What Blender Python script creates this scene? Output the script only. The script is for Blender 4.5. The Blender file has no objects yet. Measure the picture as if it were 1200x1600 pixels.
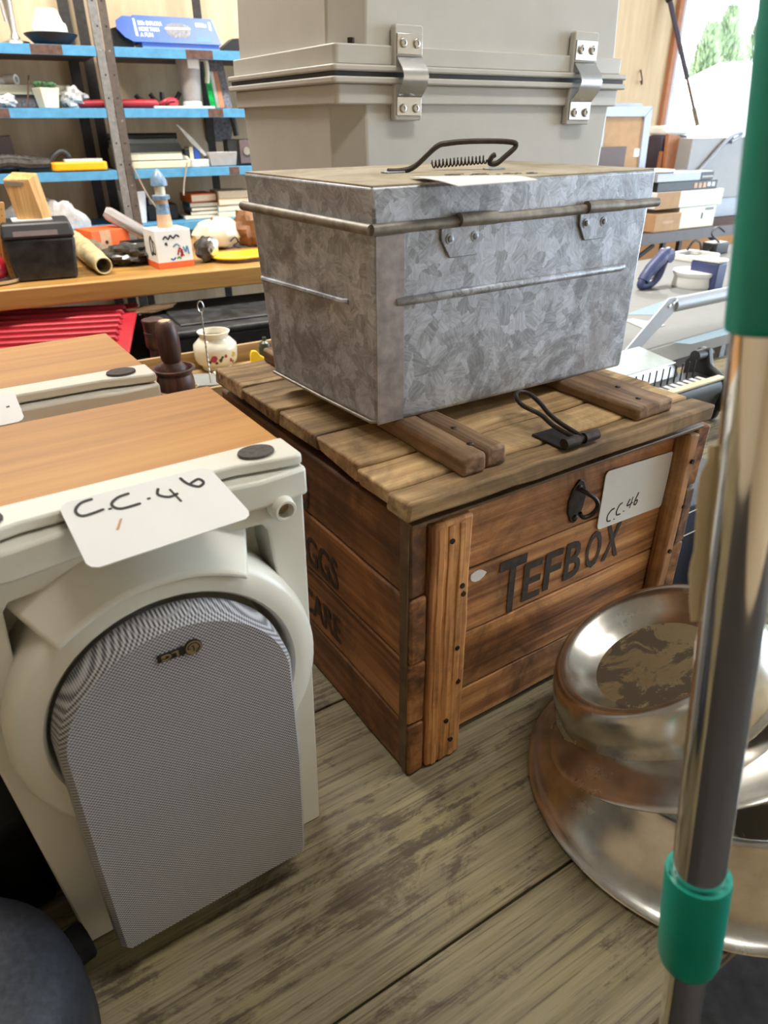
import bpy, bmesh, math, random
import numpy as np
from mathutils import Matrix, Vector
random.seed(7)
PI = math.pi
C = bpy.context.scene.collection
SC = bpy.context.scene
TZ = 0.78                                   # height of the worn table top above the floor

# ------------------------------------------------------------------ camera, light, exposure
FPX, PITCH, ROLL = 1083.0, math.radians(29.37), math.radians(0.379)
CAM = np.array([0.0, 0.0, TZ + 0.66])
_fw = np.array([0, math.cos(PITCH), -math.sin(PITCH)])
_rt = np.array([1.0, 0, 0]); _dn = np.cross(_fw, _rt)
RT = math.cos(ROLL) * _rt + math.sin(ROLL) * _dn
DN = -math.sin(ROLL) * _rt + math.cos(ROLL) * _dn
FW = _fw
cd = bpy.data.cameras.new('camera'); cam = bpy.data.objects.new('camera', cd); C.objects.link(cam)
cd.sensor_fit = 'VERTICAL'; cd.sensor_height = 36.0; cd.lens = 36.0 * FPX / 1600.0
cd.dof.use_dof = True; cd.dof.focus_distance = 0.85; cd.dof.aperture_fstop = 9.0
cd.clip_start = 0.02; cd.clip_end = 200
cam.matrix_world = Matrix((( RT[0], -DN[0], -FW[0], CAM[0]), (RT[1], -DN[1], -FW[1], CAM[1]), (RT[2], -DN[2], -FW[2], CAM[2]), (0, 0, 0, 1)))
SC.camera = cam
w = bpy.data.worlds.new('world'); SC.world = w; w.use_nodes = True
bg = w.node_tree.nodes['Background']
bg.inputs['Color'].default_value = (0.72, 0.86, 1.0, 1); bg.inputs['Strength'].default_value = 8.0
sun = bpy.data.lights.new('sun', 'SUN'); sun.energy = 2.0; sun.angle = math.radians(0.6); sun.color = (1.0, 0.93, 0.82)
so = bpy.data.objects.new('sun', sun); C.objects.link(so)
so.rotation_euler = Vector((-1.25, -3.2, -1.95)).to_track_quat('-Z', 'Y').to_euler()
def ceiling_fill(x, y, power, rot=0.0, sx=1.2, sy=0.25):  # unseen area lights added under the ceiling to brighten wall and tops
    l = bpy.data.lights.new('fill_light', 'AREA'); l.shape = 'RECTANGLE'; l.size = sx; l.size_y = sy; l.energy = power; l.color = (1.0, 0.95, 0.87)
    o = bpy.data.objects.new('fill_light', l); C.objects.link(o); o.location = (x, y, 3.12); o.rotation_euler = (0, 0, rot)
ceiling_fill(-1.3, 2.2, 75, 0.5)
ceiling_fill(0.5, 3.2, 75, 0.5)
ceiling_fill(0.9, 0.6, 22, 0.5)
SC.view_settings.view_transform = 'Standard'; SC.view_settings.look = 'None'
SC.view_settings.exposure = 0.25; SC.view_settings.gamma = 1.0
SC.view_settings.use_curve_mapping = False

# ------------------------------------------------------------------ placing helpers (real points in the room)
def _ray(px, py):
    return RT * ((px - 600) / FPX) + DN * ((py - 800) / FPX) + FW
def G(px, py, z):                            # point at height z above the table top
    d = _ray(px, py); t = (z + TZ - CAM[2]) / d[2]
    return Vector(CAM + d * t)
def onplane(px, py, p, n):
    d = _ray(px, py); t = np.dot(np.array(p) - CAM, np.array(n)) / np.dot(d, np.array(n))
    return Vector(CAM + d * t)
YW = math.radians(28.0)
WS = Vector((math.cos(YW), math.sin(YW), 0)); WN = Vector((-math.sin(YW), math.cos(YW), 0))
def P(px, py, D):                            # point on the upright plane D metres off, parallel to the back wall
    return onplane(px, py, WN * D, WN)
def mpp(p):                                  # metres per pixel of the photograph at p
    return float(np.dot(np.array(p) - CAM, FW)) / FPX
def wallpt(s, D, z):
    v = WS * s + WN * D; v.z = z + TZ; return v

# ------------------------------------------------------------------ materials
MATS = {}
def nt(name):
    m = bpy.data.materials.new(name); m.use_nodes = True
    return m, m.node_tree, m.node_tree.nodes, m.node_tree.links, m.node_tree.nodes['Principled BSDF']
def ramp(N, stops):
    r = N.new('ShaderNodeValToRGB'); e = r.color_ramp.elements
    while len(e) < len(stops): e.new(0.5)
    for el, (p, c) in zip(e, stops):
        el.position = p; el.color = (*c, 1)
    return r
def coords(N, L, scale=(1, 1, 1), kind='Object', rnd=True, rot=(0, 0, 0)):
    tc = N.new('ShaderNodeTexCoord'); mp = N.new('ShaderNodeMapping'); mp.inputs['Scale'].default_value = scale; mp.inputs['Rotation'].default_value = rot
    src = tc.outputs[kind]
    if rnd:
        oi = N.new('ShaderNodeObjectInfo'); mu = N.new('ShaderNodeVectorMath'); mu.operation = 'MULTIPLY_ADD'
        cb = N.new('ShaderNodeCombineXYZ')
        for i, k in enumerate((7.3, 3.1, 5.7)):
            ml = N.new('ShaderNodeMath'); ml.operation = 'MULTIPLY'; ml.inputs[1].default_value = k
            L.new(oi.outputs['Random'], ml.inputs[0]); L.new(ml.outputs[0], cb.inputs[i])
        ad = N.new('ShaderNodeVectorMath'); ad.operation = 'ADD'
        L.new(src, ad.inputs[0]); L.new(cb.outputs[0], ad.inputs[1]); src = ad.outputs[0]
    L.new(src, mp.inputs['Vector']); return mp.outputs['Vector']
def noise(N, L, vec, scale, detail=6, rough=0.6, dist=0.0):
    n = N.new('ShaderNodeTexNoise'); n.inputs['Scale'].default_value = scale; n.inputs['Detail'].default_value = detail
    n.inputs['Roughness'].default_value = rough; n.inputs['Distortion'].default_value = dist
    L.new(vec, n.inputs['Vector']); return n.outputs['Fac']
def mix(N, L, fac, a, b, blend='MIX'):
    m = N.new('ShaderNodeMix'); m.data_type = 'RGBA'; m.blend_type = blend
    for v, i in ((fac, 0), (a, 6), (b, 7)):
        if isinstance(v, (int, float)): m.inputs[i].default_value = v
        elif isinstance(v, tuple): m.inputs[i].default_value = (*v, 1)
        else: L.new(v, m.inputs[i])
    return m.outputs[2]
def bump(N, L, B, h, strength=0.3, dist=0.002):
    b = N.new('ShaderNodeBump'); b.inputs['Strength'].default_value = strength; b.inputs['Distance'].default_value = dist
    L.new(h, b.inputs['Height']); L.new(b.outputs[0], B.inputs['Normal'])
def plain(name, col, rough=0.5, metal=0.0, var=0.12, scale=25, bmp=0.0, trans=0.0, spec=0.5):
    if name in MATS: return MATS[name]
    m, t, N, L, B = nt(name)
    v = coords(N, L); f = noise(N, L, v, scale, 5)
    r = ramp(N, [(0.3, tuple(max(0, c * (1 - var)) for c in col)), (0.7, tuple(min(1, c * (1 + var)) for c in col))])
    L.new(f, r.inputs[0]); L.new(r.outputs[0], B.inputs['Base Color'])
    B.inputs['Roughness'].default_value = rough; B.inputs['Metallic'].default_value = metal
    B.inputs['Specular IOR Level'].default_value = spec
    if trans: B.inputs['Transmission Weight'].default_value = trans
    if bmp: bump(N, L, B, f, bmp, 0.001)
    MATS[name] = m; return m
def wood(name, dark, mid, light, axis='x', grain=1.0, rough=0.65, dirt=None, dirt_amt=0.5, bmp=0.35, rings=True, tint=0.25):
    if name in MATS: return MATS[name]
    m, t, N, L, B = nt(name)
    lo, hi = 4.0 * grain, 95.0 * grain
    sc = {'x': (lo, hi, hi), 'y': (hi, lo, hi), 'z': (hi, hi, lo)}[axis]
    v = coords(N, L, sc); f = noise(N, L, v, 1.0, 6, 0.62, 0.4)
    sc2 = tuple(s * 0.22 for s in sc); v2 = coords(N, L, sc2); f2 = noise(N, L, v2, 1.0, 3, 0.5, 1.2)
    a = N.new('ShaderNodeMath'); a.operation = 'MULTIPLY_ADD'; a.inputs[1].default_value = 0.45; L.new(f, a.inputs[0])
    b = N.new('ShaderNodeMath'); b.operation = 'MULTIPLY'; b.inputs[1].default_value = 0.55; L.new(f2, b.inputs[0]); L.new(b.outputs[0], a.inputs[2])
    r = ramp(N, [(0.38, dark), (0.5, mid), (0.62, light)]); L.new(a.outputs[0], r.inputs[0])
    oi = N.new('ShaderNodeObjectInfo')
    mr = N.new('ShaderNodeMapRange'); mr.inputs[3].default_value = 1 - tint; mr.inputs[4].default_value = 1 + tint * 0.6; L.new(oi.outputs['Random'], mr.inputs[0])
    vm = N.new('ShaderNodeVectorMath'); vm.operation = 'SCALE'; L.new(r.outputs[0], vm.inputs[0]); L.new(mr.outputs[0], vm.inputs['Scale'])
    col = vm.outputs[0]
    if dirt:
        dv = coords(N, L, (1, 1, 1)); df = noise(N, L, dv, 9.0, 7, 0.7, 0.6)
        dr = ramp(N, [(0.46, (0, 0, 0)), (0.66, (dirt_amt,) * 3)]); L.new(df, dr.inputs[0])
        col = mix(N, L, dr.outputs[0], col, dirt)
    L.new(col, B.inputs['Base Color']); B.inputs['Roughness'].default_value = rough
    bump(N, L, B, f, bmp, 0.002); MATS[name] = m; return m

M = {}
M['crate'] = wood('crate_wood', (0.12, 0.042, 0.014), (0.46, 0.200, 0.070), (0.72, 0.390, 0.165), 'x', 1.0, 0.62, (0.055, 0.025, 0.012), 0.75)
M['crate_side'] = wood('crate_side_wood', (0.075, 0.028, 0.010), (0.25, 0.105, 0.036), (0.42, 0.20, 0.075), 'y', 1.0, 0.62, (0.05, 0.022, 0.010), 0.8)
M['cleat'] = wood('cleat_wood', (0.17, 0.062, 0.020), (0.50, 0.225, 0.078), (0.74, 0.40, 0.16), 'z', 1.1, 0.62, (0.07, 0.03, 0.012), 0.6)
M['lid'] = wood('lid_wood', (0.12, 0.070, 0.030), (0.38, 0.24, 0.110), (0.58, 0.40, 0.20), 'x', 1.0, 0.75, (0.10, 0.065, 0.032), 0.7)
M['batten'] = wood('batten_wood', (0.11, 0.060, 0.030), (0.34, 0.20, 0.105), (0.52, 0.34, 0.20), 'y', 1.2, 0.75, (0.09, 0.05, 0.025), 0.6)
M['veneer'] = wood('beech_veneer', (0.32, 0.130, 0.018), (0.43, 0.185, 0.026), (0.50, 0.235, 0.038), 'x', 0.8, 0.55, bmp=0.05, tint=0.03)
M['worktop'] = wood('pine_laminate', (0.30, 0.150, 0.035), (0.40, 0.21, 0.055), (0.46, 0.26, 0.075), 'x', 0.6, 0.4, bmp=0.04, tint=0.03)
M['turned'] = wood('turned_dark_wood', (0.030, 0.012, 0.010), (0.075, 0.030, 0.024), (0.13, 0.055, 0.042), 'z', 1.2, 0.4, bmp=0.1)
M['traywood'] = wood('pale_tray_wood', (0.22, 0.13, 0.05), (0.42, 0.27, 0.12), (0.55, 0.38, 0.2), 'x', 1.0, 0.6)
M['rulerwood'] = wood('orange_ruler_wood', (0.36, 0.15, 0.03), (0.52, 0.24, 0.06), (0.62, 0.32, 0.1), 'z', 1.0, 0.5)
M['oak'] = wood('honey_block_wood', (0.30, 0.15, 0.045), (0.46, 0.25, 0.085), (0.60, 0.36, 0.15), 'z', 1.0, 0.55)
M['white'] = plain('pearl_white_plastic', (0.72, 0.71, 0.64), 0.32, var=0.02, scale=8)
M['iron'] = plain('dark_iron', (0.055, 0.045, 0.04), 0.45, 0.85, 0.35, 90, 0.2)
M['band'] = plain('brown_tin_band', (0.15, 0.095, 0.055), 0.5, 0.35, 0.35, 40, 0.1)
M['rimtin'] = plain('dulled_tin_roll', (0.27, 0.245, 0.215), 0.5, 0.55, 0.35, 60, 0.1)
M['bingrey'] = plain('grey_bin_plastic', (0.33, 0.32, 0.32), 0.5, var=0.04)
M['matteblack'] = plain('matt_black', (0.006, 0.006, 0.006), 0.9, var=0.3, spec=0.15)
M['seamtin'] = plain('pinkish_worn_tin', (0.36, 0.325, 0.33), 0.45, 0.4, 0.3, 55, 0.1)
M['angle_brown'] = plain('brown_grey_angle_steel', (0.105, 0.085, 0.072), 0.55, 0.3, 0.25, 60)
M['edgegrey'] = plain('pale_grey_edge', (0.50, 0.485, 0.45), 0.4, var=0.03)
M['chrome'] = plain('chrome', (0.82, 0.80, 0.77), 0.08, 1.0, 0.02)
M['green'] = plain('sea_green_plastic', (0.0, 0.30, 0.235), 0.38, var=0.04)
M['card'] = plain('white_card', (0.80, 0.80, 0.80), 0.6, var=0.02)
M['ink'] = plain('black_ink', (0.012, 0.010, 0.012), 0.5)
M['stencil'] = plain('worn_stencil_ink', (0.045, 0.032, 0.026), 0.7, var=0.5, scale=120)
M['felt'] = plain('grey_felt', (0.085, 0.075, 0.07), 0.9, var=0.3, scale=200)
M['black'] = plain('black_plastic', (0.016, 0.016, 0.017), 0.45, var=0.3)
M['navy'] = plain('navy_black_enamel', (0.014, 0.018, 0.028), 0.55, var=0.6, scale=180, bmp=0.15)
M['greybox'] = plain('grey_fibreglass', (0.56, 0.55, 0.515), 0.5, var=0.04, scale=14, bmp=0.03)
M['alu'] = plain('bright_steel', (0.62, 0.62, 0.62), 0.3, 1.0, 0.08)
M['blue'] = plain('sky_blue_paint', (0.075, 0.27, 0.47), 0.5, var=0.15, scale=30)
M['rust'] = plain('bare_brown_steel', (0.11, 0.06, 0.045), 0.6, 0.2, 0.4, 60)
M['angle'] = plain('grey_angle_steel', (0.24, 0.235, 0.23), 0.5, 0.5, 0.25, 60)
M['angle_dark'] = plain('dark_angle_steel', (0.040, 0.034, 0.032), 0.55, 0.3, 0.3, 60)
M['red'] = plain('red_plastic', (0.36, 0.014, 0.026), 0.42, var=0.12)
M['yellow'] = plain('yellow_plastic', (0.85, 0.60, 0.02), 0.4, var=0.05)
M['amber'] = plain('amber_plastic', (0.85, 0.40, 0.01), 0.4, var=0.05)
M['orange'] = plain('orange_card', (0.75, 0.13, 0.03), 0.55, var=0.08)
M['ivory'] = plain('ivory_plastic', (0.66, 0.57, 0.38), 0.5, var=0.05)
M['greyplastic'] = plain('grey_plastic', (0.21, 0.22, 0.21), 0.5, var=0.06)
M['whitepaint'] = plain('white_paint', (0.78, 0.78, 0.76), 0.5, var=0.03)
M['kraft'] = plain('kraft_card', (0.48, 0.29, 0.15), 0.75, var=0.08)
M['paper'] = plain('book_paper', (0.70, 0.62, 0.47), 0.8, var=0.12, scale=150)
M['boxblue'] = plain('blue_print_card', (0.03, 0.10, 0.46), 0.4, var=0.08)
M['boxblue2'] = plain('bright_blue_print', (0.01, 0.13, 0.75), 0.4, var=0.05)
M['boxpale'] = plain('pale_blue_print', (0.16, 0.28, 0.72), 0.4, var=0.05)
M['leaf'] = plain('succulent_green', (0.05, 0.14, 0.055), 0.5, var=0.4, scale=40)
M['cream'] = plain('cream_ceramic', (0.72, 0.68, 0.52), 0.3, var=0.05)
M['china'] = plain('ivory_china', (0.78, 0.75, 0.62), 0.12, var=0.03)
M['rose'] = plain('rose_print', (0.45, 0.06, 0.11), 0.25, var=0.4, scale=160)
M['leafprint'] = plain('leaf_print', (0.05, 0.06, 0.04), 0.3, var=0.5, scale=160)
M['tanprint'] = plain('tan_print', (0.60, 0.42, 0.14), 0.3, var=0.2, scale=160)
M['leather'] = plain('brown_leather', (0.22, 0.095, 0.035), 0.55, var=0.4, scale=30, bmp=0.3)
M['bagdark'] = plain('dark_plastic_film', (0.05, 0.045, 0.04), 0.25, var=0.6, scale=45, bmp=0.4)
M['bagclear'] = plain('grey_clear_film', (0.55, 0.55, 0.55), 0.15, var=0.2, scale=40, bmp=0.4)
M['canvas'] = plain('grey_brown_canvas', (0.17, 0.135, 0.095), 0.8, var=0.4, scale=60, bmp=0.4)
M['horn'] = plain('cream_horn', (0.52, 0.42, 0.22), 0.5, var=0.4, scale=35, bmp=0.2)
M['lightblue'] = plain('grey_blue_glaze', (0.15, 0.24, 0.36), 0.35, var=0.35, scale=60, bmp=0.2)
M['salmon'] = plain('salmon_wood', (0.55, 0.33, 0.2), 0.5, var=0.15)
M['steelblue'] = plain('indigo_plastic', (0.045, 0.06, 0.16), 0.45, var=0.1)
M['bench_grey'] = plain('light_grey_laminate', (0.21, 0.215, 0.215), 0.8, var=0.03, spec=0.15)
M['greyframe'] = plain('silver_grey_frame', (0.36, 0.38, 0.42), 0.45, 0.2, 0.05)
M['mauve'] = plain('mauve_card', (0.12, 0.085, 0.085), 0.6, var=0.05)
M['terracotta'] = plain('terracotta_wood', (0.42, 0.17, 0.08), 0.6, var=0.12)
M['conc'] = plain('dark_concrete', (0.045, 0.042, 0.042), 0.85, var=0.4, scale=30, bmp=0.2)
M['tealbook'] = plain('teal_book_cloth', (0.02, 0.07, 0.10), 0.6, var=0.1)
M['bookred'] = plain('orange_book_cloth', (0.62, 0.12, 0.02), 0.55, var=0.1)
M['string'] = plain('grey_cord', (0.32, 0.27, 0.22), 0.7)
M['sheet'] = plain('pale_blue_paper', (0.22, 0.30, 0.36), 0.85, var=0.05, spec=0.15)
M['clearpl'] = plain('clear_plastic', (0.72, 0.68, 0.66), 0.18, var=0.1, trans=0.55)
M['greenfoil'] = plain('green_foil', (0.0, 0.33, 0.07), 0.3, 0.4, 0.4, 80)
M['greyprint'] = plain('grey_print_card', (0.13, 0.13, 0.15), 0.4, var=0.6, scale=90)
M['orangeglow'] = plain('orange_wall_glow', (0.60, 0.30, 0.12), 0.8, var=0.06, scale=5)  # orange of light glowing on the low wall, put into the colour
M['pinkwhite'] = plain('pink_ceramic', (0.62, 0.30, 0.26), 0.5, var=0.1)

def special_mats():
    # galvanised spangle: crystals, each with its own feathery direction
    m, t, N, L, B = nt('galvanised_tin')
    tc = N.new('ShaderNodeTexCoord'); sx = N.new('ShaderNodeSeparateXYZ'); L.new(tc.outputs['Object'], sx.inputs[0]); v = tc.outputs['Object']
    def mth(op, a, b=None, c=None):
        n = N.new('ShaderNodeMath'); n.operation = op
        for i, q in enumerate((a, b, c)):
            if q is None: continue
            if isinstance(q, (int, float)): n.inputs[i].default_value = q
            else: L.new(q, n.inputs[i])
        return n.outputs[0]
    u = mth('ADD', sx.outputs['X'], sx.outputs['Y'])
    d = N.new('ShaderNodeTexNoise'); d.inputs['Scale'].default_value = 45; d.inputs['Detail'].default_value = 4; L.new(v, d.inputs['Vector'])
    mm = N.new('ShaderNodeVectorMath'); mm.operation = 'MULTIPLY_ADD'; mm.inputs[1].default_value = (0.03,) * 3; L.new(d.outputs['Color'], mm.inputs[0]); L.new(v, mm.inputs[2])
    vo = N.new('ShaderNodeTexVoronoi'); vo.inputs['Scale'].default_value = 68; L.new(mm.outputs[0], vo.inputs['Vector'])
    sp = N.new('ShaderNodeSeparateColor'); L.new(vo.outputs['Color'], sp.inputs[0])
    an = mth('MULTIPLY', sp.outputs[0], 6.283); ca, sa = mth('COSINE', an), mth('SINE', an)
    r1 = mth('ADD', mth('MULTIPLY', u, ca), mth('MULTIPLY', sx.outputs['Z'], sa)); r2 = mth('SUBTRACT', mth('MULTIPLY', sx.outputs['Z'], ca), mth('MULTIPLY', u, sa))
    cb = N.new('ShaderNodeCombineXYZ'); L.new(mth('MULTIPLY', r1, 420), cb.inputs[0]); L.new(mth('MULTIPLY', r2, 60), cb.inputs[1]); L.new(mth('MULTIPLY', sp.outputs[1], 30), cb.inputs[2])
    fe = noise(N, L, cb.outputs[0], 1.0, 4, 0.6, 0.3)
    av = mth('MULTIPLY_ADD', sp.outputs[2], 0.30, mth('MULTIPLY', fe, 0.75))
    r = ramp(N, [(0.30, (0.25, 0.27, 0.305)), (0.50, (0.40, 0.43, 0.49)), (0.72, (0.56, 0.60, 0.68))]); L.new(av, r.inputs[0])
    st = noise(N, L, v, 12, 9, 0.75, 0.9); sr = ramp(N, [(0.50, (0, 0, 0)), (0.64, (0.7,) * 3)]); L.new(st, sr.inputs[0])
    c = mix(N, L, sr.outputs[0], r.outputs[0], (0.15, 0.15, 0.155))
    ru = noise(N, L, v, 5, 7, 0.72, 0.4); rr = ramp(N, [(0.57, (0, 0, 0)), (0.72, (0.55,) * 3)]); L.new(ru, rr.inputs[0])
    c = mix(N, L, rr.outputs[0], c, (0.19, 0.15, 0.125))
    L.new(c, B.inputs['Base Color']); B.inputs['Metallic'].default_value = 0.45
    rm = N.new('ShaderNodeMapRange'); rm.inputs[3].default_value = 0.34; rm.inputs[4].default_value = 0.56; L.new(av, rm.inputs[0]); L.new(rm.outputs[0], B.inputs['Roughness'])
    bump(N, L, B, st, 0.15, 0.002); M['galv'] = m
    # dusty tan top of the tin lid
    m, t, N, L, B = nt('dusty_tin_top')
    v = coords(N, L, rnd=False); f = noise(N, L, v, 13, 7, 0.7, 0.6)
    r = ramp(N, [(0.35, (0.30, 0.25, 0.17)), (0.55, (0.43, 0.37, 0.27)), (0.7, (0.52, 0.47, 0.38))]); L.new(f, r.inputs[0]); L.new(r.outputs[0], B.inputs['Base Color'])
    B.inputs['Roughness'].default_value = 0.75; B.inputs['Metallic'].default_value = 0.15; M['tintop'] = m
    # worn paint on the table boards
    m, t, N, L, B = nt('worn_painted_board')
    g = noise(N, L, coords(N, L, (4, 95, 95)), 1.0, 8, 0.68, 0.25)
    g1 = noise(N, L, coords(N, L, (7, 260, 260)), 1.0, 3, 0.6, 0.15)
    p = noise(N, L, coords(N, L, (6, 10, 10)), 1.0, 11, 0.76, 0.8)
    p2 = noise(N, L, coords(N, L, (30, 60, 60)), 1.0, 6, 0.7, 0.5)
    y = noise(N, L, coords(N, L, (5, 8, 8)), 1.0, 4, 0.6)
    base = ramp(N, [(0.30, (0.10, 0.078, 0.042)), (0.44, (0.178, 0.146, 0.083)), (0.58, (0.245, 0.206, 0.122)), (0.75, (0.30, 0.255, 0.148))]); L.new(g, base.inputs[0])
    yr = ramp(N, [(0.50, (0, 0, 0)), (0.72, (0.7,) * 3)]); L.new(y, yr.inputs[0])
    c = mix(N, L, yr.outputs[0], base.outputs[0], (0.30, 0.25, 0.10))
    ad = N.new('ShaderNodeMath'); ad.operation = 'MULTIPLY_ADD'; ad.inputs[1].default_value = 0.45; L.new(p2, ad.inputs[0]); L.new(p, ad.inputs[2])
    ad2 = N.new('ShaderNodeMath'); ad2.operation = 'MULTIPLY_ADD'; ad2.inputs[1].default_value = -0.35; L.new(g, ad2.inputs[0]); L.new(ad.outputs[0], ad2.inputs[2])
    wr = ramp(N, [(0.575, (0, 0, 0)), (0.665, (0.85,) * 3)]); L.new(ad2.outputs[0], wr.inputs[0])
    bare = ramp(N, [(0.35, (0.035, 0.023, 0.012)), (0.68, (0.13, 0.088, 0.045))]); L.new(g, bare.inputs[0])
    c = mix(N, L, wr.outputs[0], c, bare.outputs[0])
    cr = ramp(N, [(0.36, (0.6,) * 3), (0.45, (0, 0, 0))]); L.new(g1, cr.inputs[0])
    c = mix(N, L, cr.outputs[0], c, (0.055, 0.038, 0.022))
    L.new(c, B.inputs['Base Color']); B.inputs['Roughness'].default_value = 0.6
    hh = N.new('ShaderNodeMath'); hh.operation = 'ADD'; L.new(g, hh.inputs[0]); L.new(g1, hh.inputs[1]); bump(N, L, B, hh.outputs[0], 0.5, 0.002); M['board'] = m
    # speaker cloth: woven dots
    m, t, N, L, B = nt('grey_speaker_cloth')
    tc = N.new('ShaderNodeTexCoord'); sx = N.new('ShaderNodeSeparateXYZ'); L.new(tc.outputs['Object'], sx.inputs[0])
    def sine(o, k):
        a = N.new('ShaderNodeMath'); a.operation = 'MULTIPLY'; a.inputs[1].default_value = k; L.new(o, a.inputs[0])
        b = N.new('ShaderNodeMath'); b.operation = 'SINE'; L.new(a.outputs[0], b.inputs[0])
        return b.outputs[0]
    k = 2 * PI / 0.0031
    sa, sb = sine(sx.outputs['X'], k), sine(sx.outputs['Z'], k)
    ml = N.new('ShaderNodeMath'); ml.operation = 'MULTIPLY'; L.new(sa, ml.inputs[0]); L.new(sb, ml.inputs[1])
    mr = N.new('ShaderNodeMapRange'); mr.inputs[1].default_value = -0.6; mr.inputs[2].default_value = 0.6; L.new(ml.outputs[0], mr.inputs[0])
    c = mix(N, L, mr.outputs[0], (0.055, 0.055, 0.065), (0.52, 0.52, 0.555)); L.new(c, B.inputs['Base Color']); B.inputs['Roughness'].default_value = 0.8
    bump(N, L, B, mr.outputs[0], 0.3, 0.0006); M['cloth'] = m
    # brushed stainless bowls
    m, t, N, L, B = nt('worn_stainless')
    v = coords(N, L, (4, 4, 120), rnd=True); f = noise(N, L, v, 1.0, 4)
    v2 = coords(N, L); s = noise(N, L, v2, 14, 6, 0.65)
    r = ramp(N, [(0.35, (0.42, 0.40, 0.36)), (0.65, (0.66, 0.645, 0.61))]); L.new(s, r.inputs[0]); L.new(r.outputs[0], B.inputs['Base Color'])
    B.inputs['Metallic'].default_value = 1.0
    mr = N.new('ShaderNodeMapRange'); mr.inputs[3].default_value = 0.14; mr.inputs[4].default_value = 0.36; L.new(s, mr.inputs[0]); L.new(mr.outputs[0], B.inputs['Roughness'])
    bump(N, L, B, f, 0.04, 0.0008); M['steel'] = m
    # dirty dish bottom
    m, t, N, L, B = nt('grimy_steel')
    v = coords(N, L); f = noise(N, L, v, 22, 8, 0.7, 0.6)
    r = ramp(N, [(0.47, (0.42, 0.34, 0.20)), (0.52, (0.09, 0.065, 0.04))]); L.new(f, r.inputs[0]); L.new(r.outputs[0], B.inputs['Base Color'])
    mr = ramp(N, [(0.47, (0.75,) * 3), (0.53, (0, 0, 0))]); L.new(f, mr.inputs[0]); L.new(mr.outputs[0], B.inputs['Metallic'])
    rr = ramp(N, [(0.47, (0.42,) * 3), (0.53, (0.85,) * 3)]); L.new(f, rr.inputs[0]); L.new(rr.outputs[0], B.inputs['Roughness']); M['grime'] = m
    # plywood wall panels
    m, t, N, L, B = nt('cream_wall_panel')
    v = coords(N, L, (22, 22, 2.0)); f = noise(N, L, v, 1.0, 5, 0.6)
    v2 = coords(N, L, (2, 2, 2)); s = noise(N, L, v2, 1.0, 6, 0.7)
    r = ramp(N, [(0.3, (0.60, 0.44, 0.27)), (0.7, (0.74, 0.57, 0.37))]); L.new(f, r.inputs[0])
    sr = ramp(N, [(0.55, (0, 0, 0)), (0.75, (0.4,) * 3)]); L.new(s, sr.inputs[0])
    c = mix(N, L, sr.outputs[0], r.outputs[0], (0.40, 0.24, 0.13)); L.new(c, B.inputs['Base Color']); B.inputs['Roughness'].default_value = 0.7; M['wall'] = m
    # foliage and outdoors
    M['foliage'] = plain('grey_green_foliage', (0.26, 0.32, 0.20), 0.7, var=0.5, scale=3)
    M['grass'] = plain('dry_yellow_grass', (0.50, 0.50, 0.10), 0.9, var=0.2, scale=3)
    M['bark'] = plain('bark', (0.14, 0.10, 0.07), 0.9, var=0.3)
special_mats()

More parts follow.
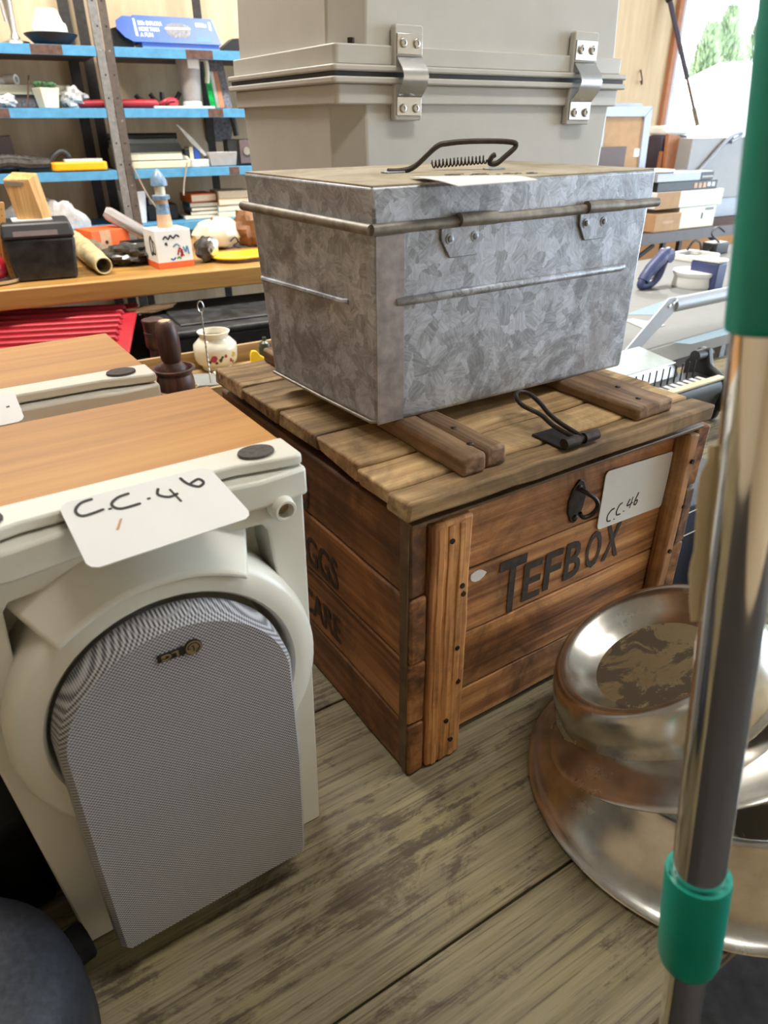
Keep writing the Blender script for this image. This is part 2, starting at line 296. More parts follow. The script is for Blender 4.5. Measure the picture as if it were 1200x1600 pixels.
# ------------------------------------------------------------------ mesh helpers
class MB:
    def __init__(s): s.bm = bmesh.new()
    def _add(s, vs, fs, mat=None, smooth=False):
        b = [s.bm.verts.new(mat @ Vector(v) if mat else Vector(v)) for v in vs]
        for f in fs:
            try:
                fc = s.bm.faces.new([b[i] for i in f]); fc.smooth = smooth
            except ValueError: pass
        return s
    def box(s, x0, x1, y0, y1, z0, z1, mat=None):
        vs = [(x, y, z) for x in (x0, x1) for y in (y0, y1) for z in (z0, z1)]
        return s._add(vs, [(0, 1, 3, 2), (4, 6, 7, 5), (0, 4, 5, 1), (2, 3, 7, 6), (0, 2, 6, 4), (1, 5, 7, 3)], mat)
    def hexa(s, p):                        # 8 corners: 4 bottom (ccw), 4 top (ccw)
        return s._add(p, [(3, 2, 1, 0), (4, 5, 6, 7), (0, 1, 5, 4), (1, 2, 6, 5), (2, 3, 7, 6), (3, 0, 4, 7)])
    def tube(s, pts, r, n=8, closed=False, cap=True):
        pts = [Vector(p) for p in pts]; m = len(pts); vs = []; up = None
        rr = r if isinstance(r, (list, tuple)) else [r] * m
        for i, p in enumerate(pts):
            if closed: d = pts[(i + 1) % m] - pts[i - 1]
            else: d = pts[min(i + 1, m - 1)] - pts[max(i - 1, 0)]
            d = d.normalized() if d.length > 1e-9 else Vector((0, 0, 1))
            if up is None: up = Vector((0, 0, 1)) if abs(d.z) < 0.9 else Vector((1, 0, 0))
            a = d.cross(up)
            if a.length < 1e-6: a = d.cross(Vector((0.3, 1, 0.2)))
            a.normalize(); up = a.cross(d).normalized()
            for k in range(n):
                t = 2 * PI * k / n; vs.append(p + (a * math.cos(t) + up * math.sin(t)) * rr[i])
        fs = []
        for i in range(m if closed else m - 1):
            for k in range(n):
                j = (i + 1) % m; fs.append((i * n + k, i * n + (k + 1) % n, j * n + (k + 1) % n, j * n + k))
        if cap and not closed: fs += [tuple(range(n - 1, -1, -1)), tuple((m - 1) * n + k for k in range(n))]
        return s._add(vs, fs, None, True)
    def lathe(s, prof, n=40, mat=None, cap=(False, False)):
        vs = [(r * math.cos(2 * PI * k / n), r * math.sin(2 * PI * k / n), z) for r, z in prof for k in range(n)]
        fs = [(i * n + k, i * n + (k + 1) % n, (i + 1) * n + (k + 1) % n, (i + 1) * n + k) for i in range(len(prof) - 1) for k in range(n)]
        if cap[0]: fs.append(tuple(range(n - 1, -1, -1)))
        if cap[1]: fs.append(tuple((len(prof) - 1) * n + k for k in range(n)))
        return s._add(vs, fs, mat, True)
    def cyl(s, p, q, r, n=20, r2=None):
        return s.tube([p, q], [r, r if r2 is None else r2], n)
    def prism(s, poly, z0, z1, mat=None):
        n = len(poly); vs = [(x, y, z0) for x, y in poly] + [(x, y, z1) for x, y in poly]
        fs = [tuple(range(n - 1, -1, -1)), tuple(range(n, 2 * n))] + [(i, (i + 1) % n, n + (i + 1) % n, n + i) for i in range(n)]
        return s._add(vs, fs, mat)
    def plate_hole(s, outer, inner, z0, z1, mat=None):
        bm = bmesh.new(); es = []
        for loop in (outer, inner):
            v = [bm.verts.new((x, y, z0)) for x, y in loop]
            es += [bm.edges.new((v[i], v[(i + 1) % len(v)])) for i in range(len(v))]
        r = bmesh.ops.triangle_fill(bm, use_beauty=True, edges=es)
        fs = [g for g in r['geom'] if isinstance(g, bmesh.types.BMFace)]
        ex = bmesh.ops.extrude_face_region(bm, geom=fs)
        for g in ex['geom']:
            if isinstance(g, bmesh.types.BMVert): g.co.z = z1
        bm.verts.index_update()
        s._add([v.co[:] for v in bm.verts], [[v.index for v in f.verts] for f in bm.faces], mat); bm.free(); return s
    def ball(s, c, r, seg=16, rings=10, mat=None):
        rx, ry, rz = r if isinstance(r, (tuple, list)) else (r, r, r)
        vs = []; fs = []
        for i in range(rings + 1):
            t = PI * i / rings
            for k in range(seg):
                p = 2 * PI * k / seg
                vs.append((c[0] + rx * math.sin(t) * math.cos(p), c[1] + ry * math.sin(t) * math.sin(p), c[2] + rz * math.cos(t)))
        for i in range(rings):
            for k in range(seg): fs.append(((i + 1) * seg + k, (i + 1) * seg + (k + 1) % seg, i * seg + (k + 1) % seg, i * seg + k))
        return s._add(vs, fs, mat, True)
    def jitter(s, a):
        for v in s.bm.verts: v.co += Vector((random.uniform(-a, a), random.uniform(-a, a), random.uniform(-a, a)))
        return s
    def xf(s, m):
        bmesh.ops.transform(s.bm, matrix=m, verts=s.bm.verts); return s
    def build(s, name, mat, parent=None, bevel=0.0, seg=2, loc=None, sharp=40):
        bmesh.ops.remove_doubles(s.bm, verts=s.bm.verts, dist=1e-6)
        bmesh.ops.recalc_face_normals(s.bm, faces=s.bm.faces)
        me = bpy.data.meshes.new(name); s.bm.to_mesh(me); s.bm.free()
        me.materials.append(M[mat] if isinstance(mat, str) else mat)
        o = bpy.data.objects.new(name, me); C.objects.link(o)
        if parent: o.parent = parent
        if loc is not None: o.location = loc
        me.polygons.foreach_set('use_smooth', [True] * len(me.polygons)); me.set_sharp_from_angle(angle=math.radians(sharp))
        if bevel:
            b = o.modifiers.new('bevel', 'BEVEL'); b.width = bevel; b.segments = seg; b.limit_method = 'ANGLE'; b.angle_limit = math.radians(35); b.harden_normals = False
        return o
def tag(o, label, cat, group=None, kind=None):
    o['label'] = label; o['category'] = cat
    if group: o['group'] = group
    if kind: o['kind'] = kind
    return o
def thing(name, label, cat, loc, yaw=0.0, group=None):
    o = bpy.data.objects.new(name, None); o.empty_display_size = 0.05; C.objects.link(o); o.location = loc; o.rotation_euler = (0, 0, yaw)
    return tag(o, label, cat, group)
def struct(o): o['kind'] = 'structure'; return o
def rrect(x0, x1, y0, y1, r, n=5):
    p = []
    for cx, cy, a in ((x1 - r, y0 + r, -90), (x1 - r, y1 - r, 0), (x0 + r, y1 - r, 90), (x0 + r, y0 + r, 180)):
        for i in range(n + 1):
            t = math.radians(a + 90 * i / n); p.append((cx + r * math.cos(t), cy + r * math.sin(t)))
    return p
def smooth_line(pts, k=6):
    if len(pts) < 3: return [Vector(p) for p in pts]
    P_ = [Vector(p) for p in pts]; out = []
    for i in range(len(P_) - 1):
        a, b, c, d = P_[max(i - 1, 0)], P_[i], P_[i + 1], P_[min(i + 2, len(P_) - 1)]
        for j in range(k):
            t = j / k; out.append(0.5 * ((2 * b) + (c - a) * t + (2 * a - 5 * b + 4 * c - d) * t * t + (3 * b - a - 3 * c + d) * t ** 3))
    out.append(P_[-1]); return out
def strokes(name, lines, wd, mat, parent, mtx, th=0.0004):      # pen strokes lying on the xy plane of mtx
    mb = MB()
    for ln in lines:
        p = smooth_line([(x, y, 0) for x, y in ln]) if len(ln) > 1 else [Vector((ln[0][0] - wd * .6, ln[0][1], 0)), Vector((ln[0][0] + wd * .6, ln[0][1], 0))]
        n = len(p); vs = []; 
        for i in range(n):
            d = (p[min(i + 1, n - 1)] - p[max(i - 1, 0)]); d = d.normalized() if d.length else Vector((1, 0, 0)); q = Vector((-d.y, d.x, 0)) * wd * (0.5 if 0 < i < n - 1 else 0.35)
            vs += [p[i] + q, p[i] - q, p[i] + q + Vector((0, 0, th)), p[i] - q + Vector((0, 0, th))]
        fs = []
        for i in range(n - 1):
            a, b = 4 * i, 4 * (i + 1); fs += [(a + 2, a + 3, b + 3, b + 2), (a, b, b + 1, a + 1), (a, a + 2, b + 2, b), (a + 1, b + 1, b + 3, a + 3)]
        fs += [(0, 1, 3, 2), (4 * n - 4, 4 * n - 2, 4 * n - 1, 4 * n - 3)]
        mb._add(vs, fs, mtx)
    return mb.build(name, mat, parent)
def lettering(name, body, mat, parent, mtx, w, h, bold=0.0, th=0.00015, shear=0.0):     # flat print fitted to w x h on the xy plane of mtx
    cu = bpy.data.curves.new(name, 'FONT'); cu.body = body; cu.size = 1.0; cu.extrude = 0.01; cu.offset = bold; cu.resolution_u = 3; cu.shear = shear
    o = bpy.data.objects.new(name, cu); me = bpy.data.meshes.new_from_object(o); bpy.data.objects.remove(o)
    xs = [v.co.x for v in me.vertices]; ys = [v.co.y for v in me.vertices]
    x0, x1, y0, y1 = min(xs), max(xs), min(ys), max(ys)
    T = mtx @ Matrix.Diagonal((w / (x1 - x0), h / (y1 - y0), th / 0.02, 1)) @ Matrix.Translation((-x0, -y0, 0.01))
    me.transform(T); me.materials.clear(); me.materials.append(M[mat])
    ob = bpy.data.objects.new(name, me); C.objects.link(ob); ob.parent = parent
    return ob
def plane_mtx(o, x, y):                     # matrix whose xy plane starts at o with axes x, y
    x = Vector(x).normalized(); y = Vector(y); z = x.cross(y).normalized(); y = z.cross(x)
    return Matrix(((x.x, y.x, z.x, o[0]), (x.y, y.y, z.y, o[1]), (x.z, y.z, z.z, o[2]), (0, 0, 0, 1)))
def copy_tree(o, parent=None):
    c = o.copy(); C.objects.link(c)
    if parent: c.parent = parent
    for ch in list(o.children): copy_tree(ch, c)
    return c
def plank(mb, x0, x1, y0, y1, z0, z1, axis='x', n=7, j=0.0009, ends=0.0):       # a board with slightly wavering edges
    rng = {'x': (x0, x1), 'y': (y0, y1), 'z': (z0, z1)}[axis]; vs = []
    for i in range(n + 1):
        t = rng[0] + (rng[1] - rng[0]) * i / n
        for a, b in ((0, 0), (1, 0), (1, 1), (0, 1)):
            q = [x0 if a == 0 else x1, y0 if a == 0 else y1, z0 if b == 0 else z1]
            if axis == 'x': q = [t, y0 if a == 0 else y1, z0 if b == 0 else z1]
            elif axis == 'y': q = [x0 if a == 0 else x1, t, z0 if b == 0 else z1]
            else: q = [x0 if a == 0 else x1, y0 if b == 0 else y1, t]
            q = [c + random.uniform(-j, j) for c in q]
            if i in (0, n) and ends: q['xyz'.index(axis)] += random.uniform(-ends, ends)
            vs.append(q)
    fs = [(3, 2, 1, 0), (4 * n, 4 * n + 1, 4 * n + 2, 4 * n + 3)]
    for i in range(n):
        for k in range(4): fs.append((4 * i + k, 4 * i + (k + 1) % 4, 4 * i + 4 + (k + 1) % 4, 4 * i + 4 + k))
    return mb._add(vs, fs)

# ------------------------------------------------------------------ the room
DWALL = 4.0
RW = Matrix(((WS.x, 0, WN.x, 0), (WS.y, 0, WN.y, 0), (0, 1, 0, 0), (0, 0, 0, 1)))       # (s, z, distance) -> world
OX, OZ, OZ2, OX2 = 4.36, TZ + 0.55, 3.05, 6.0
mb = MB(); mb.plate_hole([(-3.2, 0), (6.4, 0), (6.4, 3.2), (-3.2, 3.2)], [(OX, OZ), (OX2, OZ), (OX2, OZ2), (OX, OZ2)], DWALL, DWALL + 0.08, RW)
struct(mb.build('wall_back', 'wall'))
mb = MB(); mb.box(-3.28, -3.2, 0, 3.2, -3.0, DWALL + .08, RW); struct(mb.build('wall_left', 'wall'))
mb = MB(); mb.box(-3.28, 9, -0.1, 0, -3.5, 5.2, RW); struct(mb.build('floor', 'conc'))
mb = MB(); mb.box(-3.28, 6.5, 3.2, 3.3, -3.0, DWALL + .08, RW); struct(mb.build('ceiling', 'whitepaint'))
mb = MB(); mb.box(-3.28, 6.5, 0, 3.2, -3.08, -3.0, RW); struct(mb.build('wall_front', 'wall'))
RR = Matrix(((WN.x, 0, WS.x, 0), (WN.y, 0, WS.y, 0), (0, 1, 0, 0), (0, 0, 0, 1)))       # (distance, z, s) -> world: the open roller door on the right
mb = MB(); mb.plate_hole([(-3.0, 0), (DWALL, 0), (DWALL, 3.2), (-3.0, 3.2)], [(-2.4, .02), (2.6, .02), (2.6, 2.9), (-2.4, 2.9)], 6.4, 6.48, RR); struct(mb.build('wall_right', 'wall'))
# timber surround of the hatch opening
tr = MB(); tr.box(OX - 0.045, OX, OZ - 0.02, OZ2 + .1, DWALL - 0.03, DWALL + .0, RW); struct(tr.build('trim_1', 'terracotta', bevel=.004))
tr = MB(); tr.box(OX, OX + .045, OZ - 0.02, OZ2, DWALL - 0.01, DWALL + .12, RW); struct(tr.build('trim_2', 'greyframe', bevel=.004))
tr = MB(); tr.box(OX, OX2, OZ - .05, OZ, DWALL - .05, DWALL + .12, RW); struct(tr.build('trim_3', 'whitepaint', bevel=.004))
tr = MB(); tr.box(3.1, 6.0, .1, OZ - .06, DWALL - .02, DWALL, RW); struct(tr.build('trim_9', 'orangeglow', bevel=.004))  # panel added to paint the orange glow on the lower wall
for i, s in enumerate((-1.9, -0.68, 0.54, 1.76, 2.98)):                                 # joint strips between the wall sheets
    tr = MB(); tr.box(s, s + .03, 0.0, 3.2, DWALL - .006, DWALL, RW); struct(tr.build('trim_%d' % (i + 4), 'wall'))

# ------------------------------------------------------------------ the worn board table
YT = math.radians(32.0)
TB = thing('trestle_table', 'long worn table of weathered boards with flaking cream paint, under the wooden crate', 'table', (0, 0, TZ), YT)
vs_ = [0.132, 0.276, 0.60, 0.76, 0.92, 1.09, 1.27]
for a, b in zip(vs_[:-1], vs_[1:]):
    mb = MB(); plank(mb, -1.25, 2.6, a + .0012, b - .0012, -.024, random.uniform(-.0008, 0), 'x', 14, .0006); mb.build('board', 'board', TB, .0012, 1)
for x in (-1.2, 2.5):
    for y in (.17, 1.2):
        mb = MB(); mb.box(x - .03, x + .03, y - .03, y + .03, -TZ, -.10); mb.build('leg', 'traywood', TB, .003)
mb = MB(); mb.box(-1.2, 2.5, .16, .19, -.10, -.024); mb.box(-1.2, 2.5, 1.19, 1.22, -.10, -.024); mb.build('apron', 'traywood', TB)

# ------------------------------------------------------------------ the wooden egg crate
YC = math.radians(33.1)
CO = Vector((0.026, 0.548, TZ + .0008))
CR = thing('wooden_crate', 'old wooden lidded crate stencilled TEFBOX, standing on the worn table under the metal trunk', 'crate', CO, YC)
CW, CD, CH = 0.452, 0.470, 0.338
zs = [0.0, 0.077, 0.164, 0.248, 0.333]
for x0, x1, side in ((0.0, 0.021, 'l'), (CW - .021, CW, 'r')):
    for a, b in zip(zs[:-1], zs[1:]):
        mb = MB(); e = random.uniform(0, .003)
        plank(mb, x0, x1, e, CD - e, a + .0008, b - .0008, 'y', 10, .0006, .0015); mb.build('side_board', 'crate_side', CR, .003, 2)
fz = [0.008, 0.070, 0.154, 0.241, 0.333]
for y0, y1 in ((.022, .040), (CD - .040, CD - .022)):
    for a, b in zip(fz[:-1], fz[1:]):
        mb = MB(); plank(mb, .0215, CW - .0215, y0, y1, a + .0010, b - .0010, 'x', 10, .0006); mb.build('end_board', 'crate', CR, .0018, 2)
for x0, x1 in ((.023, .073), (.412, CW - .0225)):
    mb = MB(); plank(mb, x0, x1, -.001, .0215, -.0, .327, 'z', 10, .0009, .001)
    ob = mb.build('cleat', 'cleat', CR, .003, 2)
for x0, x1 in ((.023, .073), (.412, CW - .0225)):
    mb = MB(); plank(mb, x0, x1, CD - .0215, CD, 0, .327, 'z', 6, .0006); mb.build('cleat', 'cleat', CR, .003, 2)
mb = MB(); mb.box(.022, CW - .022, .040, CD - .04, .006, .018); mb.build('bottom_board', 'crate', CR)
# raised grain ridges along the near cleat
for x in (.034, .046, .060):
    mb = MB(); plank(mb, x - .004, x + .004, -.0024, .001, .002, .322, 'z', 14, .0006); mb.build('grain_ridge', 'cleat', CR, .0012, 2)
# thin tin band round the rim and down the corner
mb = MB(); mb.box(-.0014, .433, -.0016, .020, .333, .3368); mb.build('rim_band', 'band', CR, .0006, 1)
mb = MB(); mb.box(-.0016, .0, .004, .018, .004, .335); mb.build('corner_band', 'band', CR, .0005, 1)
# nails
for x, z in ((.046, .305), (.062, .246), (.064, .235), (.060, .165), (.064, .115), (.050, .062), (.058, .028), (.424, .290), (.428, .225), (.420, .16), (.424, .10)):
    mb = MB(); mb.cyl((x, -.0036, z), (x, .001, z), .0031, 10); mb.build('nail', 'iron', CR)
for x, z in ((.108, .338), (.30, .338)):
    mb = MB(); mb.ball((x, .006, z), (.004, .004, .0016), 10, 6); mb.build('nail', 'iron', CR)
# lid: boards run across, battens on top
LZ0, LZ1 = 0.3455, 0.3645
ly = [-.010, .026, .084, .174, .268, .367, .462]
lx0 = [-.012, -.007, -.004, -.003, -.008, -.006]
for i, (a, b) in enumerate(zip(ly[:-1], ly[1:])):
    mb = MB(); g = .0017
    plank(mb, lx0[i], .432 + random.uniform(-.003, .003), a + g, b - g, LZ0, LZ1 + random.uniform(-.0012, .0008), 'x', 14, .0010, .003)
    mb.build('lid_board', 'lid', CR, .0028, 2)
for x0, x1, h in ((.062, .119, .0205), (.312, .376, .0160)):
    mb = MB(); xm = x0 + (x1 - x0) * .52
    if x0 < .1:
        plank(mb, x0, xm - .0008, .006, .452, LZ1, LZ1 + h, 'y', 12, .0008, .002); plank(mb, xm + .0008, x1, .009, .452, LZ1, LZ1 + h, 'y', 12, .0008, .002)
    else: plank(mb, x0, x1, .008, .452, LZ1, LZ1 + h, 'y', 12, .0009, .002)
    bt = mb.build('lid_batten', 'batten', CR, .004, 2)
    for yy in (.03, .07): 
        q = MB(); q.ball((x0 + .018 + yy * .3, yy, LZ1 + h), (.0035, .0035, .0014), 10, 6); q.build('nail', 'iron', bt)
# staple latch on the lid
mb = MB(); mb.box(.188, .222, .000, .045, LZ1, LZ1 + .0022); la = mb.build('latch_plate', 'iron', CR, .0008)
mb = MB(); mb.cyl((.186, -.003, LZ1 + .008), (.206, -.003, LZ1 + .008), .0058, 16); mb.cyl((.214, -.003, LZ1 + .008), (.234, -.003, LZ1 + .008), .0058, 16); mb.cyl((.2, -.003, LZ1 + .008), (.22, -.003, LZ1 + .008), .0035, 12); mb.build('latch_barrel', 'iron', la)
lp = [(.206, -.002, .010), (.204, .03, .016), (.206, .052, .024), (.200, .075, .032), (.206, .092, .038), (.216, .098, .040), (.224, .090, .038), (.222, .070, .031), (.216, .05, .024), (.215, .03, .016), (.214, -.002, .010)]
mb = MB(); mb.tube(smooth_line([(x, y, LZ1 + .003 + z * .62) for x, y, z in lp], 5), .0026, 8); mb.build('latch_loop', 'iron', la)
# hasp on the front
HP = [(.247, .306), (.254, .303), (.259, .292), (.261, .279), (.258, .264), (.251, .251), (.246, .249), (.240, .253), (.234, .266), (.233, .280), (.238, .296)]
RF = Matrix(((1, 0, 0, 0), (0, 0, -1, 0), (0, 1, 0, 0), (0, 0, 0, 1)))                   # (x, z, out) on the front
mb = MB(); mb.prism(HP, -.022, -.0195, RF); hs = mb.build('hasp_plate', 'iron', CR, .001, 2)
mb = MB(); mb.tube(smooth_line([(.246, .020, .295), (.250, .010, .292), (.259, .004, .284), (.262, .002, .274), (.256, .004, .265), (.248, .008, .262), (.243, .010, .268)], 6), .0027, 8); mb.build('staple', 'iron', hs)
for z in (.296, .256): 
    mb = MB(); mb.ball((.247, .0188, z), (.004, .002, .004), 10, 6); mb.build('rivet', 'iron', hs)
# stencilled words
FM = plane_mtx((0, .0208, 0), (1, 0, 0), (0, 0, 1))
def fm(x, z, out=0.0): return FM @ Matrix.Translation((x, z, out))
lettering('stencil_lettering', 'T', 'stencil', CR, fm(.136, .157), .041, .076, .02)
for ch, x, wd in (('E', .175, .029), ('F', .209, .028), ('B', .243, .028), ('O', .279, .027), ('X', .311, .030)):
    lettering('stencil_lettering', ch, 'stencil', CR, fm(x, .163 + (x - .175) * .055), wd, .054, .018)
SM = plane_mtx((-.0007, 0, 0), (0, -1, 0), (0, 0, 1))
lettering('stencil_lettering', 'EGGS', 'stencil', CR, SM @ Matrix.Translation((-.245, .173, 0)), .098, .044, .018)
lettering('stencil_lettering', 'CARE', 'stencil', CR, SM @ Matrix.Translation((-.245, .092, 0)), .098, .040, .018)
lettering('stencil_lettering', 'D', 'stencil', CR, SM @ Matrix.Translation((-.232, .250, 0)), .022, .055, .018)
# white paint spots
for x, z, r in ((.103, .229, .011), (.082, .331, .008)):
    mb = MB(); mb.prism([(x + r * math.cos(t) * random.uniform(.8, 1.2), z + r * .62 * math.sin(t) * random.uniform(.7, 1.2)) for t in [k * PI / 5 for k in range(10)]], -.0205, -.0225 if z < .3 else -.0245, RF); mb.build('paint_spot', 'card', CR)

# hand-written price cards
def card_thing(name, label, group=None): return None
def C46(k=1.0):
    return [[(.022, .030), (.012, .028), (.004, .018), (.006, .006), (.016, .004)], [(.026, .004)], [(.044, .036), (.036, .033), (.030, .022), (.032, .012), (.043, .011)], [(.052, .014)],
            [(.066, .038), (.060, .024), (.076, .027)], [(.074, .040), (.069, .016)], [(.090, .046), (.082, .028), (.082, .020), (.088, .020), (.090, .028), (.084, .028)]]
ct = thing('price_card', 'upright white card with black handwriting stuck on the crate front beside the hasp', 'card', CO, YC)
cq = [(.290, .225), (.413, .221), (.415, .299), (.290, .304)]
mb = MB(); pr = []
for i in range(4):
    a, b, c = Vector(cq[i - 1]), Vector(cq[i]), Vector(cq[(i + 1) % 4]); d1 = (a - b).normalized() * .005; d2 = (c - b).normalized() * .005
    pr += [tuple(b + d1), tuple(b + d1 * .35 + d2 * .35), tuple(b + d2)]
mb.prism(pr, 0.0, .0009, plane_mtx((0, .0135, 0), (1, 0, 0), (0, 0, 1))); cc = mb.build('card', 'card', ct)
# the card bridges the recessed boards, leaning on them
cc.location = (0, .0065, 0)
strokes('handwriting', [[(x * .62, y * .62) for x, y in l] for l in C46()], .0019, 'ink', ct, plane_mtx((.303, .0192, .229), (1, 0, 0), (0, 0, 1)))

# ------------------------------------------------------------------ the galvanised trunk
YN = math.radians(34.47)
TO = Vector((-.006, .668, TZ + .386))
TT = thing('tin_trunk', 'galvanised sheet-metal trunk with a wire handle, resting on the crate lid', 'trunk', TO, YN)
W_, D_, ZR, ZT = .386, .259, .190, .2245
bot = [(0, 0, 0), (W_, 0, -.008), (W_ - .004, .235, -.006), (-.008, .218, 0)]
top = [(-.002, 0, ZR), (W_ + .004, 0, ZR), (W_ + .004, D_, ZR), (-.002, D_, ZR)]
mb = MB(); mb.hexa(bot + top); mb.build('body', 'galv', TT, .005, 3)
mb = MB(); mb.hexa([(-.003, -.002, ZR), (W_ + .005, -.002, ZR), (W_ + .005, D_ + .002, ZR), (-.003, D_ + .002, ZR), (-.005, -.002, ZT), (W_ + .003, -.002, ZT), (W_ + .003, D_ + .002, ZT), (-.005, D_ + .002, ZT)]); ld = mb.build('lid', 'galv', TT, .003, 2)
mb = MB(); mb.box(-.0035, W_ + .0015, -.0005, D_ + .0005, ZT - .001, ZT + .0012); mb.build('lid_top', 'tintop', ld, .0005)
r = .0050
for a, b in (((-.007, -.004, ZR), (W_ + .012, -.004, ZR)), ((-.007, -.004, ZR), (-.009, D_ + .004, ZR)), ((W_ + .009, -.004, ZR), (W_ + .009, D_ + .004, ZR))):
    mb = MB(); mb.cyl(a, b, r, 14); mb.build('rim_roll', 'rimtin', TT)
for x0, x1 in ((.078, .127), (.272, .318)):
    zz = ZR - .004
    mb = MB(); mb.cyl((x0 + (.014 if x0 < .1 else 0), -.0065, ZR + .002), (x1 + .012, -.0065, ZR + .0012), .0064, 16)
    hg = mb.build('hinge_knuckle', 'rimtin', TT)
    pl = [(x0 - .004, zz + .004), (x1 + .003, zz + .004), (x1 + .001, zz - .018), (x1 - .006, zz - .029), (x0 + .008, zz - .029), (x0 - .003, zz - .012)]
    mb = MB(); mb.prism(pl, .0005, .0026, RF); hp = mb.build('hinge_plate', 'galv', TT, .0008)
    for xx in (x0 + .007, x1 - .010):
        mb = MB(); mb.lathe([(.0052, 0), (.0052, .0012), (.0030, .0014), (.0028, .0028), (.001, .0034), (0, .0034)], 16, RF @ Matrix.Translation((xx, zz - .011, .002))); mb.build('rivet', 'galv', hp)
# pressed ridges and the corner lap seam
mb = MB(); mb.tube([(.024, .001, .1225), (.03, -.0015, .1225), (.19, -.0018, .1215), (.352, -.0015, .1205), (.358, .001, .1205)], .0042, 10); mb.build('pressed_ridge', 'galv', TT)
mb = MB(); mb.tube([(-.002, .046, .118), (-.0048, .052, .1175), (-.0062, .15, .115), (-.0062, .232, .112), (-.003, .238, .112)], .0030, 8); mb.build('pressed_ridge', 'galv', TT)
mb = MB(); mb.box(-.0005, .0325, -.0010, .0, .001, ZR - .006); mb.build('corner_seam', 'seamtin', TT, .0004)
mb = MB(); mb.tube([(.002, .000, .004), (-.005, .005, .004), (-.009, .10, .004), (-.011, .213, .004)], .0018, 8); mb.build('folded_seam', 'rimtin', TT)
# wire handle with spring
hz = ZT + .0012
def tinp(px, py, dz): 
    p = G(px, py, (TO.z - TZ) + hz + dz) - TO; c_, s_ = math.cos(YN), math.sin(YN)
    return Vector((p.x * c_ + p.y * s_, -p.x * s_ + p.y * c_, hz + dz))
hA, hB = tinp(622, 267, 0.002), tinp(772, 262, .002)
ax = (hB - hA).normalized(); ay = Vector((-ax.y, ax.x, 0)).normalized()
pts = [hA - ax * .012, hA + ax * .004, hA + ax * .02 + Vector((0, 0, .004)), hA + ax * .045 + Vector((0, 0, .022)) , hA + ax * .06 + Vector((0, 0, .0255)), hA + ax * .09 + Vector((0, 0, .027)), hA + ax * .135 + Vector((0, 0, .026)), hA + ax * .148 + Vector((0, 0, .022)), hB + ax * .012 + Vector((0, 0, .010)), hB + ax * .002 + Vector((0, 0, .004)), hB - ax * .006 + Vector((0, 0, .005)), hB - ax * .004 + Vector((0, 0, .011)), hB + Vector((0, 0, .013))]
mb = MB(); mb.tube(smooth_line(pts, 5), .0029, 10); hd = mb.build('handle', 'iron', TT)
sp = []
a0, a1 = hA + ax * .055 + ay * .03 + Vector((0, 0, .004)), hB - ax * .004 + ay * .012 + Vector((0, 0, .008))
dv = (a1 - a0); dn = dv.normalized(); e1 = dn.cross(Vector((0, 0, 1))).normalized(); e2 = e1.cross(dn)
for i in range(150):
    t = i / 149; an = t * 2 * PI * 15; sp.append(a0 + dv * t + (e1 * math.cos(an) + e2 * math.sin(an)) * .004)
mb = MB(); mb.tube(sp, .0010, 5); mb.build('handle_spring', 'iron', hd)
for q in (hA - ax * .006, hB):
    mb = MB(); mb.box(q.x - .012, q.x + .012, q.y - .006, q.y + .006, hz, hz + .002); mb.build('handle_bracket', 'galv', TT, .0005)
# card on the trunk lid, bent over the edge
ct = thing('price_card', 'white card with faint black handwriting lying on the trunk lid, its edge curling over', 'card', TO, YN)
ca, cb_, c3, c4 = tinp(640, 276, .002), tinp(783, 274, .002), tinp(840, 289, .002), tinp(715, 299, .002)
vs, fs = [], []
nn = 8
for j in range(nn + 1):
    t = j / nn
    for i in (0, 1):
        p = ca.lerp(c4, t) if i == 0 else cb_.lerp(c3, t)
        z = hz + .0015 + .004 * math.sin(t * PI * .6); vs += [(p.x, p.y, z), (p.x, p.y, z + .0006)]
for j in range(nn):
    a = 4 * j; b = a + 4
    fs += [(a, a + 2, b + 2, b), (a + 1, b + 1, b + 3, a + 3), (a, b, b + 1, a + 1), (a + 2, a + 3, b + 3, b + 2)]
fs += [(0, 1, 3, 2), (4 * nn, 4 * nn + 2, 4 * nn + 3, 4 * nn + 1)]
mb = MB(); mb._add(vs, fs); mb.build('card', 'card', ct)
ux = (cb_ - ca).normalized(); uy = (ca - c4).normalized()
o_ = ca.lerp(c4, .34) + ux * .018; o_.z = hz + .0060
strokes('handwriting', [[(x * 1.0, y * .55) for x, y in l] for l in C46()], .0026, 'ink', ct, plane_mtx(o_, ux, uy))

